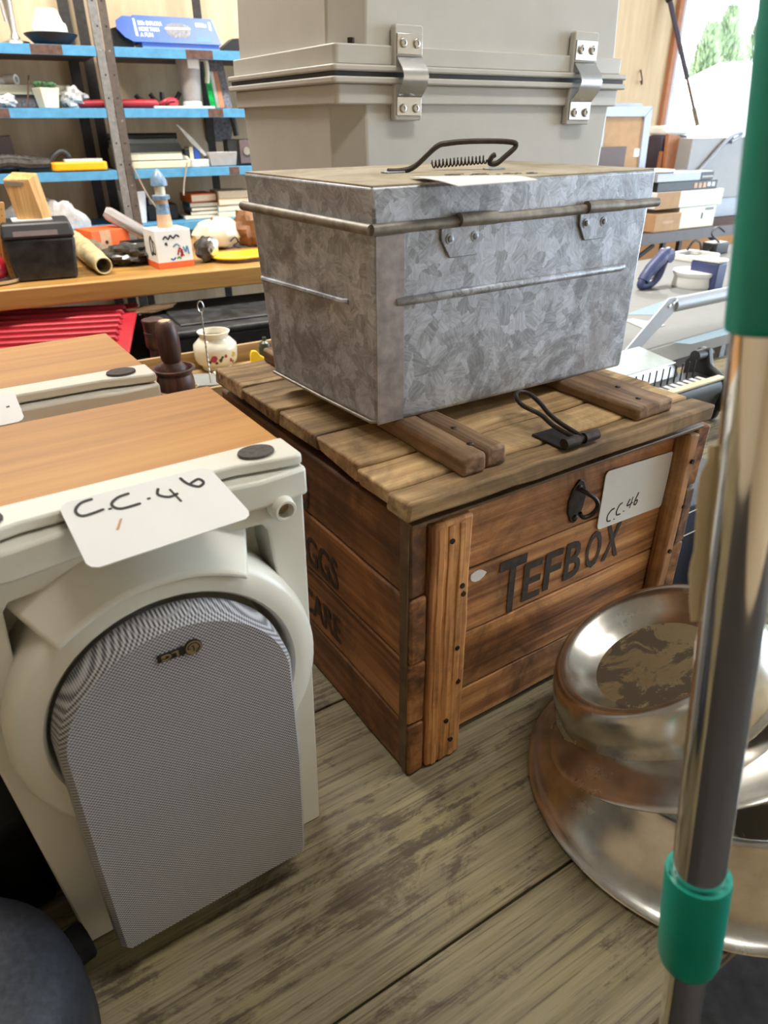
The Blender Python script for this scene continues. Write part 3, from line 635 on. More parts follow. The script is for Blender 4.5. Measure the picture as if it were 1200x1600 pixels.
# ------------------------------------------------------------------ loudspeakers (standing upside down)
YS = math.radians(33.2)
SO = Vector((-.173, .430, TZ))
def FX(y): return Matrix(((1, 0, 0, 0), (0, 0, -1, y), (0, 1, 0, 0), (0, 0, 0, 1)))      # (x, z, out) on the plane at depth y
def arc(cx, cz, r, a0, a1, n): return [(cx + r * math.cos(math.radians(a0 + (a1 - a0) * i / n)), cz + r * math.sin(math.radians(a0 + (a1 - a0) * i / n))) for i in range(n + 1)]
def make_speaker(label):
    t = thing('loudspeaker', label, 'speaker', SO, YS, 'pair of upside-down loudspeakers')
    HX = .128
    mb = MB(); mb.box(-HX, HX, .036, .20, .0, .431); mb.build('cabinet', 'veneer', t, .0015)
    # baffle: plate with a recess for the driver ring and the pockets either side of the visor
    outer = [(-.121, 0), (.121, 0), (.1265, .27), (.1285, .412), (.1265, .420), (-.1265, .420), (-.136, .40), (-.137, .24)]
    inner = arc(-.004, .262, .1165, -205, 25, 30) + [(.098, .335), (.095, .372), (.090, .379), (.055, .381), (-.055, .381), (-.096, .379), (-.101, .372), (-.104, .33)]
    mb = MB(); mb.plate_hole(outer, inner, 0.0, .036, FX(.036)); bf = mb.build('baffle', 'white', t, .0022, 2)
    mb = MB(); mb.prism(arc(-.004, .262, .118, 0, 354, 59), 0, .002, FX(.036)); mb.box(-.106, .10, .034, .036, .30, .385); mb.build('recess_back', 'white', bf)
    # stepped top rail carrying the feet
    tp_ = [(-.129, .036), (.1285, .036), (.1285, -.002), (.122, -.004), (.098, .000), (.075, .0045), (.0, .006), (-.075, .0045), (-.098, .0), (-.122, -.004), (-.129, -.002)]
    mb = MB(); mb.prism(tp_, .4245, .4335); mb.build('top_rail', 'white', bf, .002, 2)
    tp2 = [(-.132, .034), (.130, .034), (.130, -.006), (.088, -.010), (.05, -.004), (-.05, -.004), (-.088, -.010), (-.132, -.006)]
    mb = MB(); mb.prism(tp2, .398, .4225); mb.build('ledge', 'white', bf, .003, 2)
    for x in (.098, -.098):
        mb = MB(); mb.lathe([(0, .4335), (.0145, .4335), (.0150, .4345), (.0145, .4358), (0, .4360)], 28, Matrix.Translation((x, .017, 0)) @ Matrix.Diagonal((1, .8, 1, 1))); mb.build('foot_pad', 'felt', t)
    # port tubes
    for x in (.109,):
        mb = MB(); mb.lathe([(.0135, -.002), (.0135, .004), (.0120, .008), (.0118, .013), (.0108, .0145), (.0085, .0145), (.0082, .010), (.008, -.012)], 28, FX(-.004) @ Matrix.Translation((x - .004, .394, 0)) @ Matrix.Scale(.8, 4)); mb.build('port_tube', 'white', bf)
        mb = MB(); mb.lathe([(0, .0), (.0083, .0)], 20, FX(-.006) @ Matrix.Translation((x - .004, .394, 0)) @ Matrix.Scale(.8, 4)); mb.build('port_hole', plain('tan_felt', (.36, .25, .15), .9), bf)
    # driver ring
    mb = MB(); mb.lathe([(.1215, 0), (.1225, .030), (.1222, .050), (.1205, .0575), (.116, .0612), (.105, .0632), (.100, .0630), (.0975, .060), (.096, .048), (.090, .030), (.02, .02), (0, .02)], 72, FX(.034) @ Matrix.Translation((-.004, .262, 0)))
    mb.build('driver_ring', 'white', t)
    # dark slot under the ring
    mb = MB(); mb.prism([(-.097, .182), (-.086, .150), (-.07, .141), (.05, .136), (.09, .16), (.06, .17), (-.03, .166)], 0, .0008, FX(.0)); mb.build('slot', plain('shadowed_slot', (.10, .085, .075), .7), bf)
    # visor lip above the ring
    up, dnn = arc(-.004, .262, .150, 54, 131, 20), arc(-.004, .262, .119, 57, 128, 20)
    mb = MB(); n = 21
    vs = [(x, .02, z) for x, z in up] + [(x, -.0335, z) for x, z in dnn] + [(x, .02, z - .005) for x, z in up] + [(x, -.0335, z - .006) for x, z in dnn]
    fs = []
    for i in range(n - 1): fs += [(i, i + 1, n + i + 1, n + i), (2 * n + i, 3 * n + i, 3 * n + i + 1, 2 * n + i + 1), (n + i, n + i + 1, 3 * n + i + 1, 3 * n + i), (i, 2 * n + i, 2 * n + i + 1, i + 1)]
    fs += [(0, n, 3 * n, 2 * n), (n - 1, 3 * n - 1, 4 * n - 1, 2 * n - 1)]
    mb._add(vs, fs, None, True); mb.build('visor', 'white', bf, .002, 2, sharp=30)
    # cloth grille: arched shield, front face slightly smaller than its back
    def shield(gr): return [(-.099 + gr, .036 + gr), (-.090, .031 + gr), (.074, .031 + gr), (.083 - gr, .036 + gr)] + [(.0875 - gr, .16)] + arc(-.0055, .262, .0930 - gr, 8, 172, 40) + [(-.099 + gr, .16)]
    s0, s1, s2 = shield(0), shield(.002), shield(.006); n = len(s0)
    vs = [(x, -.026, z) for x, z in s0] + [(x, -.044, z) for x, z in s1] + [(x, -.050, z) for x, z in s2]
    fs = [tuple(range(2 * n, 3 * n))] + [(k * n + i, k * n + (i + 1) % n, (k + 1) * n + (i + 1) % n, (k + 1) * n + i) for k in (0, 1) for i in range(n)] + [tuple(range(n - 1, -1, -1))]
    mb = MB(); mb._add(vs, fs); g = mb.build('grille', 'cloth', t, sharp=25)
    # badge, upside down like the speaker
    bx, bz = -.0015, .3285
    bp = [(bx - .0175, bz - .0035), (bx - .0175, bz + .0035), (bx - .002, bz + .0035), (bx + .000, bz + .0045)] + arc(bx + .0085, bz, .0068, 150, -150, 18) + [(bx + .0, bz - .0045), (bx - .002, bz - .0035)]
    mb = MB(); mb.prism(bp, 0, .0014, FX(-.0498)); b = mb.build('badge', 'ink', g, .0004)
    gold = plain('badge_gold', (.50, .38, .19), .35, .7)
    mb = MB(); mb.lathe([(0, 0), (.0054, 0), (.0058, .0006), (0, .0007)], 28, FX(-.0512) @ Matrix.Translation((bx + .0085, bz, 0))); mb.build('emblem_disc', gold, b)
    R180 = FX(-.0512) @ Matrix.Translation((bx - .0025, bz + .0023, 0)) @ Matrix.Rotation(PI, 4, 'Z')
    M['_gold'] = gold
    lettering('badge_lettering', 'LG', '_gold', b, R180, .0125, .0046, .02, .0006)
    EM = FX(-.0519) @ Matrix.Translation((bx + .0085, bz, 0)) @ Matrix.Rotation(PI, 4, 'Z')
    strokes('emblem_face', [[(0, .0028), (0, -.0016), (.0016, -.0016)], [(-.0024, .0015)], [(.0042, .0), (.0036, -.0026), (.001, -.0042), (-.002, -.0040), (-.0040, -.0015), (-.0042, .001), (-.003, .003), (-.001, .0041)], [(.0018, 0), (.0042, 0)]], .0008, 'ink', b, EM, .0003)
    return t
SP = make_speaker('nearest white and beech loudspeaker standing upside down, its arched grey grille facing the camera')
SP2 = copy_tree(SP); SP2['label'] = 'white and beech loudspeaker standing behind the nearer one, only its top in view'
o2 = Vector((-.033, .265, 0)); SP2.location = SO + Matrix.Rotation(YS, 3, 'Z') @ o2
def speaker_card(label, quad, name='price_card'):
    ct = thing(name, label, 'card', SO, YS)
    def lp(p):
        c_, s_ = math.cos(YS), math.sin(YS); p = p - SO
        return Vector((p.x * c_ + p.y * s_, -p.x * s_ + p.y * c_, p.z))
    # the card lies sloping from the top rail down on to the visor
    n_l = Vector((0, -.42, 1)).normalized(); R3 = Matrix.Rotation(YS, 3, 'Z'); p0 = SO + R3 @ Vector((0, .0, .4335)) + R3 @ Vector(quad[1])
    q = [lp(onplane(px, py, p0, R3 @ n_l)) for px, py in quad[0]]
    ux = (q[1] - q[0]).normalized(); uy = (q[0] - q[3]); mt = plane_mtx(q[3], ux, uy)
    inv = mt.inverted(); p2 = [(inv @ v)[:2] for v in q]
    pr = []
    for i in range(4):
        a, b, c = Vector(p2[i - 1]), Vector(p2[i]), Vector(p2[(i + 1) % 4]); d1 = (a - b).normalized() * .006; d2 = (c - b).normalized() * .006
        pr += [tuple(b + d1), tuple(b + d1 * .35 + d2 * .35), tuple(b + d2)]
    mb = MB(); mb.prism(pr, .0004, .0011, mt); mb.build('card', 'card', ct)
    return ct, mt, p2
ct, mt, p2 = speaker_card('white card reading C.C.46 lying across the top edge of the nearest loudspeaker', ([(90, 790), (325, 730), (396, 808), (140, 893)], (0, .012, .0025)))
hgt = Vector(p2[0]).y
xx = Vector(p2[0]).x
pen = [[(.026, .0), (.014, -.001), (.007, -.006), (.012, -.011), (.032, -.010)], [(.037, -.011)], [(.060, -.003), (.048, -.004), (.040, -.008), (.046, -.013), (.066, -.013)], [(.075, -.011)],
       [(.088, -.005), (.085, -.010), (.094, -.014), (.104, -.013)], [(.098, -.008), (.103, -.020)], [(.113, -.001), (.117, -.007), (.126, -.012), (.133, -.010), (.130, -.006), (.120, -.008)]]
k = Vector(p2[1]).x - xx
strokes('handwriting', [[(xx + .004 + x * k / .152, hgt - .003 + y * 1.15) for x, y in l] for l in pen], .0021, 'ink', ct, mt @ Matrix.Translation((0, 0, .0011)), .0003)
mb = MB(); mb.prism([(xx + k * .26, hgt * .42), (xx + k * .28, hgt * .42), (xx + k * .325, hgt * .56), (xx + k * .31, hgt * .56)], .0011, .0013, mt); mb.build('scratch', 'kraft', ct)
ct, mt, p2 = speaker_card('white card corner showing on top of the rear loudspeaker', ([(-70, 634), (22, 612), (40, 658), (-55, 678)], tuple(o2 + Vector((0, .012, .0025)))))
strokes('handwriting', [[(Vector(p2[1]).x - .012, Vector(p2[1]).y * .5)], [(Vector(p2[1]).x - .05, Vector(p2[1]).y * .6), (Vector(p2[1]).x - .03, Vector(p2[1]).y * .55)]], .0024, 'ink', ct, mt @ Matrix.Translation((0, 0, .0011)), .0003)

# ------------------------------------------------------------------ stack of steel bowls
def tilted(c, n):
    n = Vector(n).normalized(); q = Vector((0, 0, 1)).rotation_difference(n)
    return Matrix.Translation(c) @ q.to_matrix().to_4x4()
def bowl(name, label, c, n, outer, inner, dish_r, dish_z):
    t = thing(name, label, 'bowl', (c[0], c[1], c[2] + TZ), 0, 'stack of upturned steel bowls'); t.matrix_world = tilted(Vector((c[0], c[1], c[2] + TZ)), n)
    mb = MB(); mb.lathe(outer + inner, 96); mb.build('shell', 'steel', t, sharp=60)
    mb = MB(); mb.lathe([(dish_r, dish_z), (dish_r * .8, dish_z - .0006), (0, dish_z - .0006)], 64); mb.build('dish_floor', 'grime', t)
    return t
bowl('steel_bowl', 'large wide-rimmed steel bowl at the bottom of the stack beside the crate', (.356, .536, 0), (0, 0, 1),
     [(.184, .0015), (.1895, .0008), (.1912, .003), (.1895, .0055), (.183, .0065), (.176, .009), (.162, .024), (.148, .047), (.139, .066), (.134, .0745)],
     [(.130, .078), (.125, .0765), (.121, .068), (.114, .045), (.106, .030), (.095, .026)], .0955, .026)
bowl('steel_bowl', 'steel bowl in the middle of the stack, tipped between the large and the top one', (.3202, .529, .100), (-.3204, .3611, 1),
     [(.1425, .0012), (.1458, .0004), (.1470, .0022), (.1455, .004), (.140, .0052), (.136, .007), (.125, .010), (.110, .0140), (.095, .0165)], [(.088, .0172), (.075, .016), (.06, .014)], .06, .014)
bowl('steel_bowl', 'tilted top bowl of the steel stack, its sunken dish stained brown', (.3074, .5737, .120), (-.5582, .1383, 1),
     [(.1225, .0012), (.1256, .0002), (.1268, .002), (.1258, .0045), (.1225, .0065), (.1210, .010), (.1195, .020), (.115, .034), (.1085, .047), (.1040, .0535)],
     [(.0995, .0562), (.0945, .0558), (.0885, .051), (.078, .038), (.0685, .030), (.0655, .0278)], .0658, .0278)

# ------------------------------------------------------------------ chrome pole with green sleeves, leaning on the table front
pA, pB = Vector(CAM + _ray(1090, 1375) * .380), Vector(CAM + _ray(1198, 540) * .268)
ld_ = (pB - pA).normalized()
flo = pA - ld_ * ((pA.z - 0.0) / ld_.z)
PL = thing('telescopic_pole', 'leaning chrome pole with sea-green plastic sleeves at the right in front of the bowls', 'pole', flo)
def onpole(py):
    best = min((abs((lambda q: 800 + FPX * float(np.dot(q, DN)) / float(np.dot(q, FW)))(np.array(pA + ld_ * (t * .001)) - CAM) - py), t) for t in range(-400, 420)); return pA + ld_ * (best[1] * .001)
a, b, c_, d_ = onpole(1505), onpole(1362), onpole(520), onpole(300)
topp = pB + ld_ * .30
mb = MB(); mb.tube([Vector((0, 0, 0)), b - flo], .0112, 40); mb.build('lower_tube', 'chrome', PL)
mb = MB(); mb.tube([a + ld_ * .004 - flo, c_ + ld_ * .03 - flo], .0136, 48); mb.build('upper_tube', 'chrome', PL)
mb = MB(); mb.tube([a - flo, a + ld_ * .003 - flo, a + ld_ * .010 - flo, a.lerp(b, .5) - flo, b - ld_ * .002 - flo, b - flo, b - flo, b - ld_ * .004 - flo], [.0125, .0150, .0168, .0172, .0172, .0168, .0150, .0140], 48); mb.build('lower_sleeve', 'green', PL)
mb = MB(); mb.tube([c_ - flo, c_ + ld_ * .001 - flo, c_ + ld_ * .004 - flo, c_.lerp(d_, .8) - flo, topp - flo], [.0136, .0152, .0158, .0158, .0158], 48); mb.build('grip_sleeve', 'green', PL)
# torn paper label wrapped round the back of the tube
u1 = (FWv := Vector(FW)).cross(ld_).normalized()
l0, l1 = onpole(968), onpole(688)
mb = MB(); vs = []; fs = []; n = 14
for i in range(n + 1):
    p = l0.lerp(l1, i / n) - flo; jl = random.uniform(-.0010, .0008); jr = random.uniform(-.0008, .0008)
    wl = .0185 if 1 < i < n - 1 else .0165
    for k, th_ in enumerate((0, .0005)):
        vs += [p + u1 * (wl + jl) + FWv * (.005 + th_), p + u1 * .0135 + FWv * (.0045 + th_), p + FWv * (.0145 + th_), p - u1 * .0135 + FWv * (.0045 + th_), p - u1 * (wl + jr) + FWv * (.005 + th_)]
for i in range(n):
    for k in range(4):
        a0 = 10 * i + k; fs += [(a0, a0 + 1, a0 + 11, a0 + 10), (a0 + 5, a0 + 15, a0 + 16, a0 + 6)]
    fs += [(10 * i, 10 * i + 10, 10 * i + 15, 10 * i + 5), (10 * i + 4, 10 * i + 9, 10 * i + 19, 10 * i + 14)]
mb._add(vs, fs); mb.build('paper_label', 'ivory', PL)

# ------------------------------------------------------------------ dark things at the lower left
cn = G(-20, 1590, 0)
BK = thing('enamel_canister', 'blue-black enamelled rounded housing with a side knob, bottom left corner', 'canister', G(-75, 1715, 0), math.radians(38))
base = BK.location.copy()
prof = [(.0, .0), (.105, .0), (.112, .010), (.112, .06), (.108, .085), (.098, .105), (.080, .120), (.05, .129), (0, .132)]
mb = MB(); mb.lathe(prof, 56); mb.build('housing', 'navy', BK)
kp = G(120, 1478, .055) - base; kl = Vector((kp.x * math.cos(-math.radians(38)) - kp.y * math.sin(-math.radians(38)), kp.x * math.sin(-math.radians(38)) + kp.y * math.cos(-math.radians(38)), .055))
kd = Vector((kl.x, kl.y, 0)).normalized()
mb = MB(); mb.tube([kl - kd * .02, kl - kd * .010, kl - kd * .008, kl + kd * .008, kl + kd * .010, kl + kd * .010, kl + kd * .006], [.012, .012, .0165, .0165, .0150, .010, .009], 10); mb.build('knob', 'matteblack', BK, sharp=30)
cs = thing('black_gap_box', 'black lidded box put in to fill the gap left of the nearest loudspeaker', 'case', SO + Matrix.Rotation(YS, 3, 'Z') @ Vector((-.254, .056, 0)), YS)  # black box added so no table boards show in this gap
mb = MB(); mb.box(-.12, .12, 0, .18, 0, .10); mb.build('body', 'matteblack', cs, .012, 3)
mb = MB(); mb.box(-.122, .122, -.002, .182, .101, .12); mb.build('lid', 'matteblack', cs, .010, 3)
mb = MB(); mb.tube(smooth_line([(-.04, .09, .12), (-.04, .09, .135), (0, .09, .14), (.04, .09, .135), (.04, .09, .12)]), .005); mb.build('handle', 'matteblack', cs)

# ------------------------------------------------------------------ tall grey enclosure behind the crate
YE = math.radians(33.1); EA = Vector((math.cos(YE), math.sin(YE), 0)); EB = Vector((-math.sin(YE), math.cos(YE), 0))
EO = Vector((.026, .548, TZ)) + EB * .56 + EA * .258
ENC = thing('fibreglass_enclosure', 'tall grey moulded enclosure in two halves joined by steel clasps, behind the trunk', 'enclosure', EO, YE)
EW, ED, ES = .59, .36, .7185
ci = .045
def cham(x0, x1, y0, y1, c): return [(x0 + c, y0), (x1 - c, y0), (x1 - c, y0 + .02), (x1, y0 + .02), (x1, y1), (x0, y1), (x0, y0 + c * .8), (x0 + c, y0 + c * .8)][0:8]
def half(z0, z1, name, in0, in1):
    # walls drawn in at the corner: a flat notch runs up beside the front face
    def ring(i): return [(i + ci, i * .6), (EW - i - .006, i * .6), (EW - i, i * .6 + .006), (EW - i, ED - i), (i, ED - i), (i, .034 + i * .6), (i + .008, .028 + i * .6), (i + ci - .004, .004 + i * .6)]
    a, b = ring(in0), ring(in1); n = len(a)
    vs = [(x, y, z0) for x, y in a] + [(x, y, z1) for x, y in b]
    fs = [tuple(range(n - 1, -1, -1)), tuple(range(n, 2 * n))] + [(i, (i + 1) % n, n + (i + 1) % n, n + i) for i in range(n)]
    mb = MB(); mb._add(vs, fs); return mb.build(name, 'greybox', ENC, .003, 2, sharp=20)
lo = half(0, ES - .002, 'lower_half', .03, .006); hi = half(ES + .004, 1.32, 'upper_half', .006, .03)
def flange(z0, z1, e, name, par): 
    mb = MB(); mb.prism(rrect(-e, EW + e, -e, ED + e, .008), z0, z1); return mb.build(name, 'greybox', par, .002, 2)
flange(ES - .010, ES - .0015, .012, 'flange', lo); flange(ES - .036, ES - .010, .003, 'collar', lo)
flange(ES + .005, ES + .013, .012, 'flange', hi); flange(ES + .013, ES + .038, .003, 'collar', hi)
mb = MB(); mb.box(-.006, EW + .006, -.006, ED + .006, ES - .0016, ES + .0052); mb.build('gasket', 'black', ENC)
def encx(px, py):
    q = onplane(px, py, EO, EB) - EO; return q.dot(EA), q.z
for px in (636, 905):
    xa_, _ = encx(px - (25 if px < 700 else 19), 118); xb_, _ = encx(px + (18 if px < 700 else 17), 118); x = (xa_ + xb_) / 2; u = (xb_ - xa_) / 2; kz = u / .036
    for z0, z1, par in ((ES + .010, ES + .092 * kz, hi), (ES - .082 * kz, ES - .008, lo)):
        mb = MB(); mb.prism(rrect(x - u, x + u, z0, z1, .004), -.002, .010, RF); pad = mb.build('clasp_pad', 'greybox', par, .002, 2)
    for s_, par in ((1, hi), (-1, lo)):
        zc = ES + .056 * s_ * kz
        mb = MB(); mb.box(x - .9 * u, x + .9 * u, -.0125, -.0101, zc - .017 * kz, zc + .020 * kz); pl = mb.build('clasp_plate', 'alu', par, .0008)
        for dx in (-.017, .017):
            mb = MB(); mb.lathe([(.0085, 0), (.0085, .002), (.007, .004), (.004, .0045), (.0035, .002), (0, .002)], 16, RF @ Matrix.Translation((x + dx * kz, zc + .002 * s_, .0126)) @ Matrix.Scale(kz, 4)); mb.build('screw', 'alu', pl)
    vs = []; fs = []
    prf = [(-.016, .036), (-.020, .030), (-.036, .014), (-.042, .0), (-.036, -.018), (-.022, -.032), (-.016, -.038)]
    for i, (y, z) in enumerate(prf): 
        y = -.0125 + (y + .016) * kz; z *= kz; e_ = .9 * u
        vs += [(x - e_, y, ES + z), (x + e_, y, ES + z), (x - e_, y + .0016, ES + z), (x + e_, y + .0016, ES + z)]
    for i in range(len(prf) - 1):
        a = 4 * i; fs += [(a, a + 1, a + 5, a + 4), (a + 2, a + 6, a + 7, a + 3), (a, a + 4, a + 6, a + 2), (a + 1, a + 3, a + 7, a + 5)]
    fs += [(0, 2, 3, 1), (4 * len(prf) - 4, 4 * len(prf) - 3, 4 * len(prf) - 1, 4 * len(prf) - 2)]
    mb = MB(); mb._add(vs, fs, None, True); mb.build('clasp_strap', 'alu', ENC, sharp=60)
for x in (.045, EW - .01):
    mb = MB(); mb.cyl((x - .012, .012, ES + .038), (x - .012, .012, ES + .046), .005, 12); mb.build('flange_bolt', 'iron', hi)

# ------------------------------------------------------------------ pine workbench, blue shelving
def on_shelf(px, z, D):
    py = 200.0
    for _ in range(8):
        p = P(px, py, D); py += (p.z - TZ - z) / mpp(p)
    p.z = z + TZ + .0008; return p
def colx(mb, m): return mb
WZ, WD = 0.178, 2.70
wb = thing('workbench', 'pine-topped workbench loaded with odds and ends below the blue shelves', 'workbench', wallpt(0, WD, 0), YW)
mb = MB(); plank(mb, -2.2, 1.55, 0, .87, WZ - .068, WZ, 'x', 10, .0004); mb.build('worktop', 'worktop', wb, .006, 2)
mb = MB(); mb.box(-2.2, 1.5, -.35, .72, -.14, -.12); mb.build('lower_shelf', 'conc', wb, .002)
for x in (-2.1, 1.4):
    for y in (.03, .66):
        mb = MB(); mb.box(x - .035, x + .035, y - .03, y + .03, -TZ, WZ - .068); mb.build('leg', 'traywood', wb, .003)
SD = 3.60
SZ = [.941, .718, .478, .248]
su = thing('steel_shelving', 'slotted-angle shelving with sky-blue shelves against the cream wall', 'shelving', wallpt(0, SD, 0), YW)
U0 = P(135, 0, SD).dot(WS) + .004
def upright(x0, x1, y0, y1, mat, holes=True):
    mb = MB(); mb.box(x0, x1, y0, y1, -TZ, 1.62); u = mb.build('upright', mat, su, .001)
    if holes:
        for k in range(16):
            z = .16 + k * .085; q = MB(); q.lathe([(0, 0), (.0042, 0), (.0036, .0012), (0, .0014)], 8, RF @ Matrix.Translation((x0 + (x1 - x0) * (.5 if k % 2 else .62), z, -y0))); q.build('bolt' if k % 3 == 0 else 'hole', 'alu' if k % 3 == 0 else 'ink', u)
    return u
upright(U0, U0 + .034, 0, .004, 'angle'); upright(U0, U0 + .003, .004, .034, 'angle', False)
upright(U0 + .036, U0 + .070, -.002, .002, 'angle_brown'); upright(U0 + .067, U0 + .070, .002, .034, 'angle_dark', False)
for px in (88, 113, ):
    x = P(px, 0, SD + .36).dot(WS); upright(x, x + .046, .36, .364, 'angle_dark', False)
x = P(313, 120, SD + .30).dot(WS); upright(x, x + .04, .30, .304, 'angle_dark', False)
for i, z in enumerate(SZ):
    for side, (x0, x1) in (('l', (-2.2, U0 - .002)), ('r', (U0 + .072, 1.75))):
        mb = MB(); mb.box(x0, x1, 0.002, .37, z - .003, z); sh = mb.build('shelf', 'blue', su)
        mb = MB(); mb.box(x0, x1, -.0005, .003, z - .036, z); mb.build('front_lip', 'blue', sh, .001)
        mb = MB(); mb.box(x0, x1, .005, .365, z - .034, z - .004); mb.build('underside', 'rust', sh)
        for k in range(2 if side == 'r' else 1):
            xx = (x0 + .30 + .26 * k + .07 * i) if side == 'r' else x1 - .25 - .2 * i
            q = MB(); wdt = (.12, .07, .05, .08)[(i + k) % 4]; q.box(xx, xx + wdt, -.0012, .0, z - .034, z - .001); q.build('bare_patch', 'rust', sh)

def item(name, label, cat, p, yaw=YW, group=None): return thing(name, label, cat, p, yaw, group)
def pos_m(px, z, D):
    p = on_shelf(px, z, D); return p, mpp(p)

# --- top shelf, left bay
p, m = pos_m(26, SZ[0], SD + .10)
t = item('chromed_stand', 'tapering chromed stand on the top shelf at the left frame edge', 'stand', p)
mb = MB(); mb.lathe([(0, 0), (22 * m, 0), (20 * m, 4 * m), (8 * m, 8 * m), (4.5 * m, 16 * m), (7 * m, 60 * m), (9 * m, 110 * m), (0, 112 * m)], 20); mb.build('shaft', 'alu', t)
mb = MB(); mb.tube([(-8 * m, 0, 30 * m), (-14 * m, 0, 110 * m)], 2 * m); mb.build('side_rod', 'alu', t)
p, m = pos_m(83, SZ[0], SD + .08)
t = item('dark_plate', 'dark navy dish on the top shelf carrying an upturned white bowl', 'plate', p)
mb = MB(); mb.lathe([(0, 2 * m), (26 * m, 2 * m), (38 * m, 13 * m), (39 * m, 15 * m), (36 * m, 16 * m), (25 * m, 7 * m), (0, 6 * m)], 36); mb.build('dish', 'navy', t)
t = item('white_bowl', 'white bowl turned upside down on the dark navy dish', 'bowl', p + Vector((0, 0, 16.2 * m)))
mb = MB(); mb.lathe([(26 * m, 0), (25.5 * m, 9 * m), (24 * m, 13 * m), (21 * m, 14 * m), (15.5 * m, 30 * m), (14 * m, 31 * m), (0, 31 * m)], 36); mb.build('shell', 'whitepaint', t)
# --- top shelf, right bay: blue carton
p, m = pos_m(283, SZ[0], SD + .09)
t = item('blue_carton', 'long blue printed carton with an open end flap on the top shelf', 'carton', p)
X0, X1, H = -58 * m, 62 * m, 44 * m
mb = MB(); mb.box(X0, X1, 0, .16, 0, 9 * m); mb.build('tray', 'boxpale', t, .001)
mb = MB(); mb.hexa([(X0 - 12 * m, -.012, 9 * m), (X1 + 3 * m, -.012, 9 * m), (X1 + 3 * m, .17, 9 * m), (X0 - 12 * m, .17, 9 * m), (X0 - 6 * m, .03, H), (X1 - 6 * m, .03, H), (X1 - 6 * m, .17, H), (X0 - 6 * m, .17, H)]); sl = mb.build('sleeve', 'boxblue', t, .001)
FB = plane_mtx((0, -.0125, 9 * m), (1, 0, 0), (0, .042, 35 * m))
fl = [(X0 - 12 * m, 0), (X0 - 24 * m, 6 * m), (X0 - 34 * m, 18 * m), (X0 - 33 * m, 29 * m), (X0 - 22 * m, 36 * m), (X0 - 6 * m, 36 * m)]
mb = MB(); mb.prism(fl, -.001, 0, FB); mb.build('flap', 'boxblue', t)
mb = MB(); mb.hexa([(X0 - 40 * m, .03, 0), (X0 - 10 * m, .03, 0), (X0 - 10 * m, .16, 0), (X0 - 40 * m, .16, 0), (X0 - 40 * m, .03, 26 * m), (X0 - 10 * m, .03, 34 * m), (X0 - 10 * m, .16, 34 * m), (X0 - 40 * m, .16, 26 * m)]); mb.build('dark_inner', 'black', t)
for y, s_, wd in ((24, 'E88s EXPLORA', 36), (15.5, 'MORE THAN', 30), (7.5, 'A FUN', 19)):
    lettering('carton_lettering', s_, 'card', t, FB @ Matrix.Translation((X0 - 1 * m, y * m, .0004)), wd * m, 6.2 * m, .02)
mb = MB(); mb.prism([(X0 - 7.5 * m, 9 * m), (X0 - 4 * m, 8 * m), (X0 - 5 * m, 33 * m), (X0 - 7.5 * m, 33 * m)], 0, .0004, FB); mb.build('white_bar', 'card', t)
mb = MB(); mb.prism([(X1 - 12 * m, 22 * m), (X1 - 9 * m, 20 * m), (X1 - 9 * m, 33 * m), (X1 - 12 * m, 33 * m)], 0, .0004, FB); mb.build('white_bar', 'card', t)
lettering('carton_lettering', 'E88s', 'card', t, FB @ Matrix.Translation((X1 - 33 * m, 25 * m, .0004)), 17 * m, 6 * m, .02)
mb = MB(); mb.prism(rrect(X1 - 37 * m, X1 - 12 * m, 3 * m, 11 * m, .001), 0, .0004, FB); mb.build('printed_panel', 'boxblue2', t)
mb = MB(); mb.prism([(x * m, (y + 18) * m) for x, y in ((-19, 1), (-17, 8), (-8, 11), (8, 11), (18, 8), (20, 1), (17, -6), (10, -10), (-10, -10), (-17, -6))], 0, .0004, FB); pr = mb.build('printed_picture', 'greyprint', t)
mb = MB(); mb.prism([(x * m, (y + 18) * m) for x, y in ((-20, 2), (20, 3), (19, 5), (-19, 4.5))], .0004, .0008, FB); mb.build('printed_line', 'card', pr)
p, m = pos_m(362, SZ[0], SD + .12)
t = item('dark_wedge', 'dark wedge-shaped plastic piece right of the blue carton', 'box', p)
mb = MB(); mb.prism([(-16 * m, 0), (14 * m, 0), (14 * m, 20 * m), (4 * m, 19 * m), (-12 * m, 8 * m)], -.0, -.07, RF); mb.build('body', 'black', t, .002)

# --- second shelf, left bay
p, m = pos_m(52, SZ[1], SD + .16)
t = item('white_board_stack', 'off-white boxed board lying across the second shelf behind the potted plant', 'box', p + Vector((0, 0, 18 * m)))
mb = MB(); mb.box(-62 * m, 58 * m, -.06, .10, 0, 13 * m); mb.build('body', 'cream', t, .002)
t = item('purple_carton', 'dark purple carton under the off-white board on the second shelf', 'box', p)
mb = MB(); mb.box(-60 * m, 40 * m, -.05, .10, 0, 17.8 * m); mb.build('body', 'mauve', t, .002)
mb = MB(); mb.box(-20 * m, 8 * m, -.0515, -.05, 2 * m, 12 * m); mb.build('printed_label', 'greyprint', t)
for k, (px, dz, yw, r_, ln, lb) in enumerate(((5, 31.2, .5, 5, 24, 'white cardboard tube lying on the off-white board, at the frame edge'), (28, 31.2, -.7, 7, 9, 'short white roll of tape lying on the off-white board'))):
    pp, mm_ = pos_m(px, SZ[1], SD + .16)
    t = item('paper_roll', lb, 'roll', pp + Vector((0, 0, (dz + r_) * m)), YW + yw, 'white rolls on the board')
    mb = MB(); mb.lathe([(r_ * .55 * m, -ln * m), (r_ * m, -ln * m), (r_ * m, ln * m), (r_ * .55 * m, ln * m), (r_ * .55 * m, -ln * m)], 20, Matrix.Rotation(PI / 2, 4, 'Y')); mb.build('roll', 'card', t)
p, m = pos_m(77, SZ[1], SD + .06)
